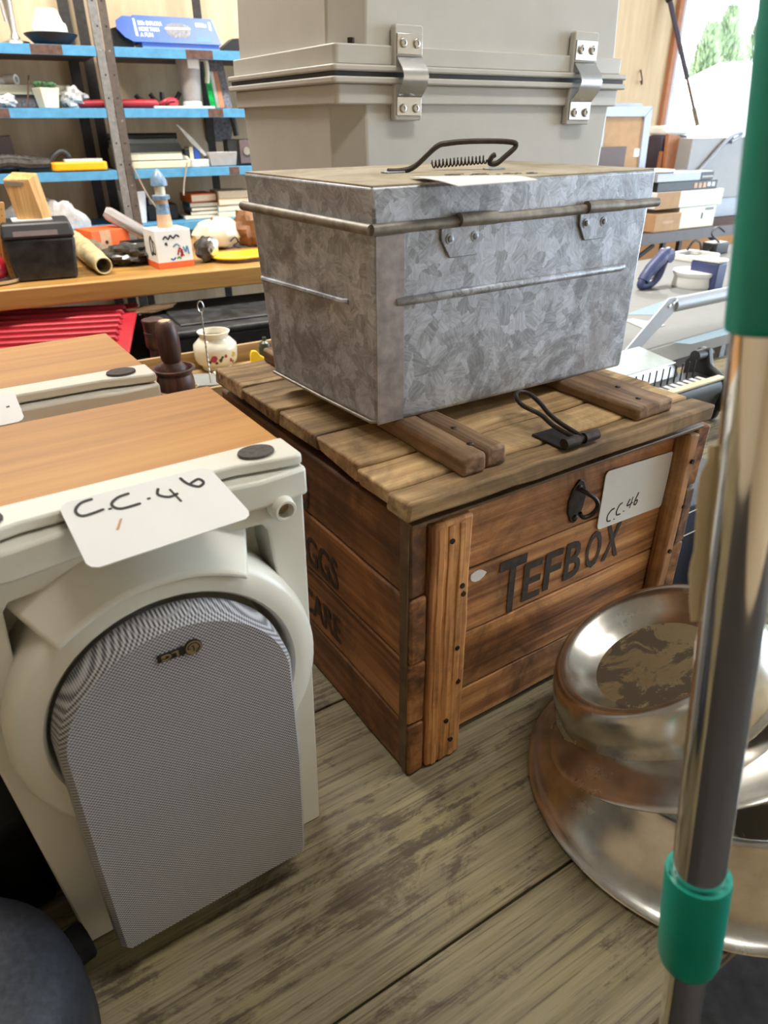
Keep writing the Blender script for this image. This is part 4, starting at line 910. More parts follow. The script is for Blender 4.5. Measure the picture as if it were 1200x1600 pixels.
t = item('potted_succulent', 'small green plant in a square cream tapered pot on the second shelf', 'plant', p, YW + .35)
mb = MB(); a, b, h = 11 * m, 15 * m, 27 * m; mb.hexa([(-a, -a, 0), (a, -a, 0), (a, a, 0), (-a, a, 0), (-b, -b, h), (b, -b, h), (b, b, h), (-b, b, h)]); mb.build('pot', 'cream', t, .002)
for k in range(13):
    an = k * 2.4; r_ = (4 + 9 * (k % 4) / 3) * m; mb = MB()
    d = Vector((math.cos(an), math.sin(an), .45 - .1 * (k % 3))).normalized(); c0 = Vector((math.cos(an) * r_ * .4, math.sin(an) * r_ * .4, h + 1 * m))
    mb.tube([c0, c0 + d * 5 * m, c0 + d * 11 * m, c0 + d * 15 * m], [2 * m, 4.6 * m, 4 * m, .6 * m], 7); mb.build('leaf', 'leaf', t)
p, m = pos_m(46, SZ[1], SD + .05)
t = item('thin_stick', 'thin dark twig leaning up beside the potted plant', 'stick', p)
mb = MB(); mb.tube(smooth_line([(-4 * m, 0, 1.2 * m), (2 * m, .01, 16 * m), (10 * m, .02, 44 * m)]), 1.2 * m, 6); mb.build('stick', 'rust', t)
def crumple(name, label, cat, p, yaw, rx, ry, rz, mat, seed, amp=.22, seg=18, rings=12, floor=True, group=None, children=()):
    random.seed(seed); t = item(name, label, cat, p, yaw, group)
    mb = MB(); mb.ball((0, 0, rz), (rx, ry, rz), seg, rings)
    ph = [random.uniform(0, 6) for _ in range(6)]
    for v in mb.bm.verts:
        d = Vector((v.co.x / rx, v.co.y / ry, (v.co.z - rz) / rz))
        f = 1 + amp * (math.sin(3.1 * d.x + ph[0]) * math.sin(4.3 * d.y + ph[1]) + .6 * math.sin(7 * d.z + 5 * d.x + ph[2]) + .4 * math.sin(11 * d.x - 6 * d.y + ph[3])) + random.uniform(-amp, amp) * .25
        v.co = Vector((d.x * rx * f, d.y * ry * f, max(0, rz + d.z * rz * f)))
    mb.build('body', mat, t, sharp=28); return t
p, m = pos_m(118, SZ[1], SD + .10)
crumple('plastic_bag', 'crumpled translucent plastic bag on the second shelf beside the steel upright', 'bag', p, YW, 19 * m, .05, 14 * m, 'bagclear', 3)
p, m = pos_m(12, SZ[1], SD + .04)
crumple('plastic_bag', 'small crumpled clear bag at the left end of the second shelf', 'bag', p, YW, 16 * m, .04, 9 * m, 'bagclear', 5)
p, m = pos_m(192, SZ[1], SD + .075)
t = item('red_umbrella', 'furled red umbrella lying along the second shelf behind the upright', 'umbrella', p, YW - .03)
mb = MB(); mb.tube([(-72 * m, 0, 5.5 * m), (-70 * m, 0, 5.5 * m), (-40 * m, 0, 6 * m), (30 * m, 0, 6.5 * m), (52 * m, 0, 6.5 * m), (56 * m, 0, 5 * m)], [2 * m, 4.5 * m, 5.5 * m, 6 * m, 6.2 * m, 3 * m], 12); mb.build('canopy', 'red', t)
mb = MB(); mb.tube(smooth_line([(60 * m, 0, 6 * m), (68 * m, -.01, 10 * m), (76 * m, 0, 12 * m), (84 * m, .01, 10 * m), (82 * m, 0, 4.5 * m), (70 * m, 0, 4.5 * m)]), 4 * m, 8); mb.build('bow', 'red', t)
mb = MB(); mb.tube([(54 * m, 0, 6 * m), (66 * m, 0, 6 * m)], 2.4 * m); mb.build('handle', 'black', t)
p, m = pos_m(252, SZ[1], SD + .12)
t = item('black_clamp', 'black plastic clamp with bent jaws behind the red umbrella end', 'clamp', p)
for pts in (((-36, 18), (-30, 12), (-20, 9), (-8, 10), (0, 4)), ((4, 22), (4, 12), (12, 8), (24, 12), (32, 22)), ((-14, 20), (-8, 12), (0, 8), (14, 5))):
    mb = MB(); mb.tube(smooth_line([(x * m, 0, y * m) for x, y in pts]), 3.4 * m, 8); mb.build('jaw', 'black', t)
p, m = pos_m(288, SZ[1], SD + .03)
t = item('white_strip', 'flat white plastic strip along the front of the second shelf', 'strip', p)
mb = MB(); mb.box(-46 * m, 48 * m, -.012, .012, 0, 3 * m); mb.build('strip', 'whitepaint', t, .001)
p, m = pos_m(302, SZ[1], SD + .10)
t = item('blender_jug', 'clear plastic blender jug with white base on the second shelf', 'jug', p)
mb = MB(); mb.lathe([(13.5 * m, 0), (14.5 * m, 1 * m), (14 * m, 9 * m), (12 * m, 10 * m), (0, 10 * m)], 32, cap=(True, False)); mb.build('base', 'whitepaint', t)
mb = MB(); mb.lathe([(12.5 * m, 10 * m), (13.5 * m, 12 * m), (19 * m, 68 * m), (20 * m, 74 * m), (18.6 * m, 74 * m), (17.8 * m, 68 * m), (12.5 * m, 13 * m), (0, 12 * m)], 36); mb.build('jug', 'clearpl', t)
mb = MB(); mb.lathe([(20 * m, 73 * m), (20 * m, 76 * m), (8 * m, 78 * m), (0, 78 * m)], 32); mb.build('lid', 'clearpl', t)
mb = MB(); mb.tube(smooth_line([(17 * m, -.01, 66 * m), (26 * m, -.015, 64 * m), (27 * m, -.015, 46 * m), (25 * m, -.015, 34 * m)]), 3.6 * m, 8); mb.build('handle', 'cream', t)
mb = MB(); mb.box(-6 * m, 11 * m, -21.5 * m, -20.5 * m, 52 * m, 72 * m); mb.build('paper_tag', 'card', t)
p, m = pos_m(344, SZ[1], SD + .08)
t = item('blister_pack', 'dark printed hanging pack with a green foil strip, right end of the second shelf', 'packet', p)
mb = MB(); mb.hexa([(-14 * m, 0, 0), (20 * m, 0, 0), (20 * m, .012, 0), (-14 * m, .012, 0), (-20 * m, .04, 76 * m), (14 * m, .04, 76 * m), (14 * m, .052, 76 * m), (-20 * m, .052, 76 * m)]); mb.build('backing', 'greyprint', t)
TBm = plane_mtx((0, -.0008, 0), (1, 0, 0), (-.079, .527, 1))
for x0, x1, mt_ in ((-15, -6, 'greenfoil'), (-5.5, -.5, 'alu'), (0, 7, 'terracotta')):
    mb = MB(); mb.prism([(x0 * m, 1 * m), (x1 * m, 1 * m), ((x1 - 3) * m, 50 * m), ((x0 - 3) * m, 50 * m)], 0, .004, plane_mtx((0, -.0005, 0), (1, 0, 0), (0, .04, 76 * m))); mb.build('insert', mt_, t)
mb = MB(); mb.prism([((5 + 4 * math.cos(k)) * m, (70 + 4 * math.sin(k)) * m) for k in range(6)], 0, .002, plane_mtx((0, -.0005, 0), (1, 0, 0), (0, .04, 76 * m))); mb.build('yellow_badge', 'yellow', t)

# --- third shelf, left bay
p, m = pos_m(12, SZ[2], SD + .14)
t = item('grey_carton', 'grey-mauve carton behind the black folded umbrella on the third shelf', 'box', p)
mb = MB(); mb.hexa([(-30 * m, 0, 0), (17 * m, 0, 0), (17 * m, .1, 0), (-30 * m, .1, 0), (-30 * m, 0, 46 * m), (16 * m, 0, 50 * m), (16 * m, .1, 50 * m), (-30 * m, .1, 46 * m)]); mb.build('body', 'mauve', t, .002)
p, m = pos_m(50, SZ[2], SD + .06)
t = item('black_umbrella', 'black folded umbrella in loose cloth lying on the third shelf', 'umbrella', p)
random.seed(4)
for k in range(5):
    y0 = .015 * (k - 2); mb = MB(); mb.tube(smooth_line([(-70 * m, y0, (5 + 4 * (k % 3)) * m), (-35 * m, y0, (10 + 5 * ((k + 1) % 3)) * m), (0, y0, (12 + 4 * (k % 2)) * m), (30 * m, y0 * .6, 12 * m)]), [3.5 * m] + [6.5 * m] * 9 + [7 * m] * 8 + [4 * m], 8); mb.build('cloth_fold', 'bagdark', t)
mb = MB(); mb.tube(smooth_line([(30 * m, 0, 14 * m), (40 * m, 0, 24 * m), (50 * m, 0, 28 * m), (58 * m, 0, 22 * m), (56 * m, .01, 14 * m)]), 4.5 * m, 8); mb.build('handle', 'black', t)
p, m = pos_m(126, SZ[2], SD + .04)
t = item('yellow_meter', 'yellow and grey hand-held meter lying on the third shelf', 'tool', p)
mb = MB(); mb.prism(rrect(-41 * m, 40 * m, -.045, .045, .02), 1 * m, 13 * m); mb.build('case', 'amber', t, .006, 3)
mb = MB(); mb.prism(rrect(-22 * m, 34 * m, -.036, .036, .008), 13 * m, 17 * m); mb.build('panel', 'bagclear', t, .001)
# --- third shelf, right bay
p, m = pos_m(246, SZ[2], SD + .03)
t = item('typewriter', 'portable typewriter with grey cover and cream keys on the third shelf', 'typewriter', p, YW)
X = 55 * m
mb = MB(); mb.prism([(0, 0), (.27, 0), (.27, .075), (.20, .098), (.15, .085), (.11, .062), (.0, .028)], -X, X, Matrix(((0, 0, 1, 0), (1, 0, 0, 0), (0, 1, 0, 0), (0, 0, 0, 1)))); mb.build('body', 'ivory', t, .004)
mb = MB(); mb.hexa([(-X * .98, .105, .062), (X * .98, .105, .062), (X * .98, .16, .092), (-X * .98, .16, .092), (-X * .96, .105, .066), (X * .96, .105, .066), (X * .94, .16, .100), (-X * .94, .16, .100)]); mb.build('cover', 'greyplastic', t, .003)
mb = MB(); mb.hexa([(-X * .98, .165, .09), (X * .95, .165, .09), (X * .9, .24, .10), (-X * .98, .24, .10), (-X * .95, .172, .118), (X * .9, .172, .118), (X * .86, .235, .126), (-X * .95, .235, .126)]); mb.build('carriage', 'greyplastic', t, .004)
mb = MB(); mb.cyl((-X * 1.02, .20, .128), (X * .95, .20, .128), .014, 16); mb.build('roller', 'black', t)
mb = MB(); mb.hexa([(-X * .9, .006, .031), (X * .9, .006, .031), (X * .9, .098, .0595), (-X * .9, .098, .0595), (-X * .9, .006, .0322), (X * .9, .006, .0322), (X * .9, .098, .0607), (-X * .9, .098, .0607)]); mb.build('key_well', 'greyplastic', t)
for r_ in range(4):
    for c in range(13):
        mb = MB(); xk = -X * .82 + c * X * .127 + r_ * X * .03; yk = .018 + r_ * .021; zk = .036 + r_ * .0065
        mb.box(xk - .010, xk + .010, yk - .008, yk + .008, zk, zk + .008); mb.build('key', 'cream', t)
p, m = pos_m(302, SZ[2], SD + .09)
for k, (x0, wd, h, mt_, lb) in enumerate(((-10, 6, 24, 'navy', 'black-spined booklet standing right of the typewriter'), (-3, 6, 27, 'cream', 'cream-spined booklet standing right of the typewriter'), (4, 9, 27, 'boxblue', 'blue-spined booklet standing right of the typewriter'))):
    pp = p + WS * (x0 * m); t = item('booklet', lb, 'book', pp, YW, 'booklets beside the typewriter')
    mb = MB(); mb.box(0, wd * m, 0, .09, 0, h * m); mb.build('cover', mt_, t, .001); mb = MB(); mb.box(.001, wd * m - .001, .002, .091, .001, h * m + .0012); mb.build('pages', 'paper', t)
p, m = pos_m(318, SZ[2], SD + .02)
t = item('flat_packet', 'small pale blister packet lying at the shelf edge right of the typewriter', 'packet', p)
mb = MB(); mb.prism(rrect(-18 * m, 10 * m, 0, .05, .006), 0, 11 * m); mb.build('packet', 'bagclear', t, .003)
p, m = pos_m(310, SZ[2], SD + .085)
t = item('plastic_spatula', 'long translucent plastic blade leaning across the third shelf', 'spatula', p)
mb = MB(); mb.prism([(-26 * m, 58 * m), (-22 * m, 57 * m), (-2 * m, 38 * m), (17 * m, 15 * m), (12 * m, 14 * m), (-8 * m, 34 * m)], 0, -.006, RF); mb.build('blade', 'bagclear', t, .001)
p, m = pos_m(350, SZ[2], SD + .05)
t = item('clear_tub', 'clear plastic tub of small parts on the third shelf', 'tub', p)
a, b, h = 20 * m, 23 * m, 20 * m
mb = MB(); mb.hexa([(-a, 0, 0), (a, 0, 0), (a, .08, 0), (-a, .08, 0), (-b, -.006, h), (b, -.006, h), (b, .086, h), (-b, .086, h)]); mb.build('tub', 'clearpl', t, .004)
random.seed(9)
mb = MB()
for k in range(16): mb.ball((random.uniform(-a, a) * .75, random.uniform(.015, .065), random.uniform(.012, .03)), .010, 6, 4)
o = mb.build('small_parts', 'canvas', t); o['kind'] = 'stuff'
p, m = pos_m(380, SZ[2], SD + .05)
t = item('black_camera', 'black compact camera with pale lens panel at the third shelf end, by the grey enclosure', 'camera', p)
mb = MB(); mb.box(-21 * m, 20 * m, .01, .08, 0, 36 * m); mb.build('body', 'black', t, .004)
mb = MB(); mb.box(-3 * m, 17 * m, -.004, .01, 3 * m, 35 * m); mb.build('panel', 'mauve', t, .002)
mb = MB(); mb.cyl((7 * m, -.012, 20 * m), (7 * m, 0, 20 * m), 5.5 * m, 20); mb.build('lens', 'alu', t)
t = item('black_grip', 'upright black handle resting on the camera, at the third shelf end', 'handle', p + Vector((0, 0, 36.3 * m)) + WN * .04)
mb = MB(); mb.tube(smooth_line([(-2 * m, 0, 4.5 * m), (-4 * m, 0, 20 * m), (-8 * m, 0, 36 * m), (-4 * m, 0, 40 * m)]), 4.4 * m, 10); mb.build('grip', 'black', t)
pw = P(324, 222, DWALL - .012); m = mpp(pw)
t = item('grey_placard', 'small weathered grey board fixed to the wall above the third shelf', 'board', pw)
mb = MB(); mb.prism([(2 * m, 0), (38 * m, 1 * m), (48 * m, 34 * m), (0, 36 * m)], 0, .008, RF @ Matrix.Translation((0, 0, -.008))); mb.build('board', 'greyprint', t, .001)
for a, b, lb in (((207, 262), (262, 345), 'grey cord hanging from the typewriter at its left'), ((293, 258), (287, 305), 'grey cord hanging from the typewriter at its right')):
    pa, pb = P(*a, SD - .012), P(*b, SD - .03)
    t = item('dangling_cable', lb, 'cord', pa, 0, 'cords of the typewriter')
    mb = MB(); mb.tube(smooth_line([(0, 0, .012), (pb - pa) * .5 + Vector((-.008, 0, -.012)), pb - pa], 8), .0036, 6); mb.build('cord', 'string', t)
# --- bottom blue shelf
p, m = pos_m(214, SZ[3], SD + .10)
t = item('white_bucket', 'translucent white plastic bucket on the lowest blue shelf', 'bucket', p)
mb = MB(); mb.lathe([(15 * m, 0), (20 * m, 44 * m), (20.8 * m, 45 * m), (18.8 * m, 45 * m), (14 * m, 2 * m), (0, 2 * m)], 32); mb.build('pail', 'whitepaint', t)
def stack(px, D, books, base_z, group):
    p, m = pos_m(px, base_z, D); z = 0
    for (w_, h, mt_, dx, yw, lb) in books:
        t = item('book', lb, 'book', p + WS * (dx * m) + Vector((0, 0, z)), YW + yw, group)
        mb = MB(); mb.box(-w_ * m / 2, w_ * m / 2, 0, .15, 0, h * m); mb.build('cover', mt_, t, .001)
        mb = MB(); mb.box(-w_ * m / 2 + .003, w_ * m / 2 + .0008, -.0008, .147, h * m * .15, h * m * .85); mb.build('pages', 'paper', t)
        z += h * m + .0004
stack(322, SD + .08, [(60, 5, 'cream', -2, .02, 'cream-covered book at the foot of the stack with the orange book'), (52, 6, 'black', 3, -.05, 'black-covered book in the stack under the orange book, second from its foot'), (50, 5, 'greyplastic', 4, .04, 'grey book lying third in the stack under the orange book'), (46, 7, 'tealbook', 0, -.02, 'teal book directly under the orange book'), (40, 12, 'bookred', 0, .12, 'orange-spined book on top of its stack on the lowest blue shelf')], SZ[3], 'books stacked on the lowest blue shelf')
stack(368, SD + .06, [(52, 8, 'cream', 0, .05, 'pale book at the foot of the cream stack beside the enclosure'), (50, 9, 'sheet', -1, -.04, 'pale grey book second in the cream stack beside the enclosure'), (48, 10, 'kraft', 0, .03, 'tan book third in the cream stack beside the enclosure'), (50, 10, 'paper', 2, .0, 'thick cream book on top of the stack beside the enclosure')], SZ[3], 'books stacked on the lowest blue shelf')
p, m = pos_m(258, SZ[3], SD + .12)
t = item('dark_radio', 'dark boxy gadget beside the white bucket on the lowest blue shelf', 'box', p)
mb = MB(); mb.box(-24 * m, 22 * m, 0, .12, 0, 22 * m); mb.build('case', 'black', t, .004); mb = MB(); mb.box(-20 * m, 4 * m, .01, .1, 22 * m, 31 * m); mb.build('top_panel', 'greyplastic', t, .003)

# ------------------------------------------------------------------ odds and ends on the workbench
def on_bench(px, py): 
    p = G(px, py, WZ + .0008); return p, mpp(p)
YB = YW
# steel tray and bent wooden rulers at the left edge
p, m = on_bench(-12, 440)
t = item('steel_tray', 'round shallow steel tray at the left frame edge on the workbench', 'tray', p)
mb = MB(); mb.lathe([(0, .001), (46 * m, .001), (49 * m, 3 * m), (50 * m, 7 * m), (48 * m, 7 * m), (46 * m, 3 * m), (0, .003)], 40); mb.build('tray', 'alu', t)
t = item('red_bundle', 'faded red cloth bundle lying in the round steel tray', 'cloth', p + Vector((0, 0, .005)))
mb = MB(); mb.ball((10 * m, 0, 19 * m), (18 * m, 26 * m, 18 * m), 14, 10); mb.jitter(.004); mb.build('cloth', 'red', t)
for px, py, h, ln, lb in ((14, 436, 132, 12, 'taller of the two bent orange wooden rulers, behind at the left'), (22, 438, 108, 8, 'shorter of the two bent orange wooden rulers, in front')):
    p, m = on_bench(px, py)
    t = item('bent_ruler', lb, 'ruler', p + Vector((0, 0, .008)), YW + .2, 'bent wooden rulers')
    c = smooth_line([(0, 0, 0), (-3 * m, 0, h * .3 * m), (3 * m, 0, h * .7 * m), (ln * m, 0, h * m)], 8)
    vs = []; fs = []; n = len(c)
    for v in c: vs += [(v.x - 4.6 * m, -.012, v.z), (v.x + 4.6 * m, -.012, v.z), (v.x + 4.6 * m, .012, v.z), (v.x - 4.6 * m, .012, v.z)]
    fs = [(3, 2, 1, 0), tuple(range(4 * n - 4, 4 * n))] + [(4 * i + k, 4 * i + (k + 1) % 4, 4 * i + 4 + (k + 1) % 4, 4 * i + 4 + k) for i in range(n - 1) for k in range(4)]
    mb = MB(); mb._add(vs, fs); r_ = mb.build('strip', 'rulerwood', t, .001)
    for k in range(3, n - 2, 2):
        q = MB(); q.box(c[k].x - .6 * m, c[k].x + .6 * m, -.0126, -.012, c[k].z - .8 * m, c[k].z + .8 * m); q.build('mark', 'ink', r_)
# black box with wood block
p, m = on_bench(76, 438)
t = item('black_box', 'scuffed black tapered plastic box on the workbench, a wooden block on its lid', 'box', p, YW - .05)
a, b, h = 44 * m, 52 * m, 62 * m
mb = MB(); mb.hexa([(-a, 0, 0), (a, 0, 0), (a, 84 * m, 0), (-a, 84 * m, 0), (-b + 1 * m, -4 * m, h), (b - 1 * m, -4 * m, h), (b - 1 * m, 88 * m, h), (-b + 1 * m, 88 * m, h)]); mb.build('body', plain('scuffed_black', (.018, .018, .019), .38, var=.9, scale=22), t, 5 * m, 3)
mb = MB(); mb.hexa([(-b, -6 * m, h + .4 * m), (b, -6 * m, h + .4 * m), (b, 90 * m, h + .4 * m), (-b, 90 * m, h + .4 * m), (-b + 4 * m, 2 * m, h + 22 * m), (b - 4 * m, 2 * m, h + 22 * m), (b - 4 * m, 84 * m, h + 22 * m), (-b + 4 * m, 84 * m, h + 22 * m)]); l_ = mb.build('lid', 'black', t, 4 * m, 3)
mb = MB(); mb.hexa([(-b + 18 * m, -5 * m, h + 4 * m), (b - 24 * m, -5 * m, h + 4 * m), (b - 24 * m, -3 * m, h + 4 * m), (-b + 18 * m, -3 * m, h + 4 * m), (-b + 18 * m, -2.6 * m, h + 11 * m), (b - 24 * m, -2.6 * m, h + 11 * m), (b - 24 * m, 0, h + 11 * m), (-b + 18 * m, 0, h + 11 * m)]); mb.build('label_plate', 'mauve', l_)
pt = p + Vector((0, 0, h + 22.3 * m)) + Matrix.Rotation(YW, 3, 'Z') @ Vector((-2 * m, 30 * m, 0))
t = item('white_sheet', 'folded white paper under the wooden block on the black box', 'paper', pt, YW)
mb = MB(); mb.box(-28 * m, 28 * m, -12 * m, 30 * m, 0, 2 * m); mb.build('sheet', 'card', t)
t = item('wooden_block', 'honey-coloured wooden block with a metal-lined slot, standing on the black box', 'block', pt + Vector((0, 0, 2.2 * m)), YW - .2)
mb = MB(); mb.hexa([(-19 * m, -8 * m, 0), (17 * m, -8 * m, 0), (28 * m, 16 * m, 0), (-8 * m, 16 * m, 0), (-26 * m, -8 * m, 55 * m), (10 * m, -8 * m, 55 * m), (20 * m, 16 * m, 62 * m), (-14 * m, 16 * m, 64 * m)]); b_ = mb.build('block', 'oak', t, .002)
mb = MB(); mb.hexa([(-23 * m, -8.6 * m, 46 * m), (-2 * m, -8.6 * m, 46 * m), (-2 * m, -7.8 * m, 46 * m), (-23 * m, -7.8 * m, 46 * m), (-24 * m, -8.6 * m, 53 * m), (2 * m, -8.6 * m, 51 * m), (2 * m, -7.8 * m, 51 * m), (-24 * m, -7.8 * m, 53 * m)]); mb.build('slot_lining', 'alu', b_)
# horn and canvas roll, dark bag
p, m = on_bench(165, 430)
t = item('hollow_horn', 'cream animal horn with a dark ragged open end lying beside the black box', 'horn', p, 0)
p1, _ = on_bench(118, 395); d = p1 - p
c = smooth_line([(0, 0, 14 * m), d * .35 + Vector((0, 0, 17 * m)), d * .7 + Vector((0, 0, 21 * m)), d * 1.0 + Vector((0, 0, 26 * m))], 5); n = len(c)
mb = MB(); mb.tube(c, [13 * m + 4 * m * math.sin(i / n * PI) + random.uniform(-1, 1) * m for i in range(n)], 14, cap=False); o = mb.build('horn_wall', 'horn', t); s_ = o.modifiers.new('thickness', 'SOLIDIFY'); s_.thickness = 2.2 * m; s_.offset = -1
p, m = on_bench(186, 415)
t = item('canvas_sheath', 'long grey-brown canvas sheath lying diagonally behind the horn', 'sheath', p, 0)
p1, _ = on_bench(125, 386); d = p1 - p
mb = MB(); mb.tube(smooth_line([(0, 0, 2 * m), d * .12 + Vector((0, 0, 5 * m)), d * .4 + Vector((0, 0, 12 * m)), d + Vector((0, 0, 14 * m))]), [1.5 * m] + [4 * m] * 5 + [9 * m] * 6 + [11 * m] * 6 + [9 * m], 10); mb.build('sheath', 'canvas', t)
p, m = on_bench(208, 412)
crumple('plastic_bag', 'brown-grey plastic bag bunched on the workbench left of the printed box', 'bag', p, YW - .25, 46 * m, 30 * m, 15 * m, 'bagdark', 12, .22, 24, 14)
p, m = on_bench(178, 392)
t = item('red_carton', 'orange-red carton with a tan band on the workbench', 'box', p, YW + .5)
mb = MB(); mb.hexa([(-34 * m, 0, 0), (34 * m, 0, 0), (34 * m, 40 * m, 0), (-34 * m, 40 * m, 0), (-34 * m, 0, 32 * m), (34 * m, 0, 30 * m), (34 * m, 40 * m, 32 * m), (-34 * m, 40 * m, 34 * m)]); b_ = mb.build('body', 'orange', t, .002)
mb = MB(); mb.box(-20 * m, -1 * m, -.0015, 0, -0, 31 * m); mb.build('band', 'salmon', b_)
q = MB(); q.prism([((-10 + 3 * math.cos(k * PI / 4)) * m, (14 + 3 * math.sin(k * PI / 4)) * m) for k in range(8)], .0015, .002, RF); q.build('printed_mark', 'ink', b_)
p, m = on_bench(205, 388)
t = item('clear_sleeve', 'clear plastic sleeve with dark rods propped on the red carton', 'packet', p + Vector((0, 0, 12 * m)), YW)
q0, q1 = Vector((26 * m, 0, 6 * m)), Vector((-28 * m, 10 * m, 42 * m)); dd = q1 - q0
mb = MB(); mb.tube([q0, q0 + dd * .1, q0 + dd * .9, q1], [6 * m, 10 * m, 10 * m, 7 * m], 8); mb.build('sleeve', 'clearpl', t)
for o_ in (-4, 3):
    mb = MB(); mb.tube([q0 + Vector((0, -6 * m, o_ * m)) + dd * .05, q0 + Vector((0, -6 * m, o_ * m)) + dd * .85], 2.4 * m, 8); mb.build('rod', 'navy', t)
p, m = on_bench(228, 396)
t = item('black_tray', 'shallow black plastic tray of scraps behind the printed box', 'tray', p, YW)
mb = MB(); mb.box(-30 * m, 20 * m, 0, 40 * m, 0, 2 * m); mb.box(-30 * m, 20 * m, 0, 2 * m, 2 * m, 16 * m); mb.box(-30 * m, 20 * m, 38 * m, 40 * m, 2 * m, 16 * m); mb.box(-30 * m, -28 * m, 2 * m, 38 * m, 2 * m, 16 * m); mb.build('tray', 'black', t)
p, m = on_bench(126, 378)
t = item('blue_scissors', 'blue folding scissors lying behind the canvas sheath', 'scissors', p, YW + .1)
for s_ in (-1, 1):
    mb = MB(); mb.tube([(s_ * 7 * m + 6 * m * math.cos(k * .7), 6 * m * math.sin(k * .7), 4 * m) for k in range(9)], 1.8 * m, 6, True); mb.build('finger_ring', 'blue', t)
    mb = MB(); mb.tube([(s_ * 6 * m, 0, 4 * m), (-s_ * 4 * m, 24 * m, 5 * m)], 1.8 * m, 6); mb.build('blade', 'alu', t)
p, m = on_bench(128, 372)
t = item('pink_dish', 'small pink ceramic dish behind the scissors', 'dish', p)
mb = MB(); mb.lathe([(0, .001), (12 * m, .001), (20 * m, 10 * m), (19 * m, 11 * m), (11 * m, 3 * m), (0, 3 * m)], 28); mb.build('dish', 'pinkwhite', t)
p, m = on_bench(108, 382)
crumple('plastic_bag', 'white crumpled plastic bag behind the black box on the workbench', 'bag', p, YW, 30 * m, 9 * m, 32 * m, 'bagclear', 21)
p, m = on_bench(40, 384)
crumple('plastic_bag', 'white cloth-like bag behind the black box at the left', 'bag', p, YW, 36 * m, 9 * m, 30 * m, 'bagclear', 22)
# printed mug box with lighthouse
p, m = on_bench(277, 418)
t = item('printed_box', 'small white gift box with colourful scribbles and an orange base on the workbench', 'box', p, YW + .12)
mb = MB(); mb.box(-28 * m, 28 * m, 0, 54 * m, 0, 55 * m); mb.build('body', 'whitepaint', t, .001)
mb = MB(); mb.box(-28.3 * m, 28.3 * m, -.3 * m, 54.2 * m, 0, 9 * m); mb.build('orange_base', 'orange', t)
BF = plane_mtx((0, -.0006, 0), (1, 0, 0), (0, 0, 1))
random.seed(2)
def pick(*n): return n[random.randrange(len(n))]
scr = [('ink', [(-16, 42), (-12, 46), (-8, 42), (-4, 47), (0, 43), (5, 47), (10, 44)]), ('red', [(4, 18), (8, 28), (12, 20), (9, 16), (12, 26)]), ('blue', [(14, 30), (17, 22), (20, 30), (22, 18)]), ('navy', [(-14, 34), (-12, 37), (-11, 33)]), ('greenfoil', [(2, 13), (6, 15), (8, 12)]), ('boxblue', [(-8, 14), (-4, 12), (0, 15)]), ('red', [(8, 24), (14, 16)]), ('lightblue', [(-2, 30), (4, 34), (9, 30)])]
for mt_, pts in scr: strokes('printed_scribble', [[(x * m, y * m) for x, y in pts]], 2.4 * m, mt_, t, BF, .0003)
LFm = plane_mtx((-28 * m - .0004, 27 * m, 0), (0, -1, 0), (0, 0, 1))
strokes('printed_scribble', [[(0, 40 * m), (8 * m, 44 * m), (12 * m, 26 * m), (2 * m, 20 * m), (0, 40 * m)]], 5 * m, 'navy', t, LFm, .0003)
strokes('printed_scribble', [[(12 * m, 40 * m), (20 * m, 36 * m), (20 * m, 22 * m), (12 * m, 22 * m)]], 3 * m, 'navy', t, LFm, .0003)
t = item('lighthouse_ornament', 'little blue and white painted lighthouse ornament on the printed gift box', 'ornament', p + Vector((0, 0, 55.3 * m)) + Matrix.Rotation(YW, 3, 'Z') @ Vector((-2 * m, 34 * m, 0)), YW - .05)
Ln = [('base', 'salmon', [(12 * m, 0), (12 * m, 1 * m), (10.5 * m, 17 * m), (10.4 * m, 19 * m)]), ('blue_band', 'lightblue', [(10.4 * m, 19 * m), (9.6 * m, 34 * m)]), ('white_band', 'salmon', [(9.6 * m, 34 * m), (9.2 * m, 39 * m)]), ('gallery', 'lightblue', [(9 * m, 39 * m), (13 * m, 40 * m), (13.5 * m, 45 * m), (12 * m, 46 * m), (9 * m, 46 * m)]), ('lantern', 'cream', [(8 * m, 46 * m), (7.6 * m, 58 * m)]), ('cap', 'lightblue', [(7 * m, 58 * m), (12.5 * m, 59 * m), (12 * m, 66 * m), (8 * m, 74 * m), (3 * m, 80 * m), (0, 83 * m)])]
for nm, mt_, pf in Ln:
    mb = MB(); mb.lathe([(0, pf[0][1])] + pf + [(0, pf[-1][1])], 24); mb.build(nm, mt_, t)
p, m = on_bench(325, 408)
crumple('foil_packet', 'torn foil-lined packet with a dark open mouth right of the printed box', 'packet', p, YW + .3, 20 * m, 18 * m, 18 * m, 'bagdark', 31, .15)
mb = MB(); mb.ball((2 * m, -15 * m, 22 * m), (10 * m, 5 * m, 14 * m), 12, 8); mb.jitter(.003); o = mb.build('foil_lining', 'alu', C.objects[-1] if False else bpy.data.objects['foil_packet'])
p, m = on_bench(342, 388)
crumple('canvas_bag', 'cream canvas pouch with brown strap behind the yellow tray', 'bag', p, YW, 38 * m, 26 * m, 22 * m, 'cream', 40, .08)
par = bpy.data.objects['canvas_bag']
mb = MB(); mb.tube(smooth_line([(-10 * m, -22 * m, 6 * m), (-8 * m, -20 * m, 30 * m), (-6 * m, 0, 44 * m)]), 2 * m, 6); mb.build('strap', 'leather', par)
mb = MB(); mb.tube(smooth_line([(12 * m, -24 * m, 12 * m), (20 * m, -26 * m, 18 * m), (24 * m, -25 * m, 10 * m), (16 * m, -26 * m, 6 * m), (28 * m, -24 * m, 2 * m)]), 1.2 * m, 6); mb.build('lace', 'ink', par)
p, m = on_bench(392, 384)
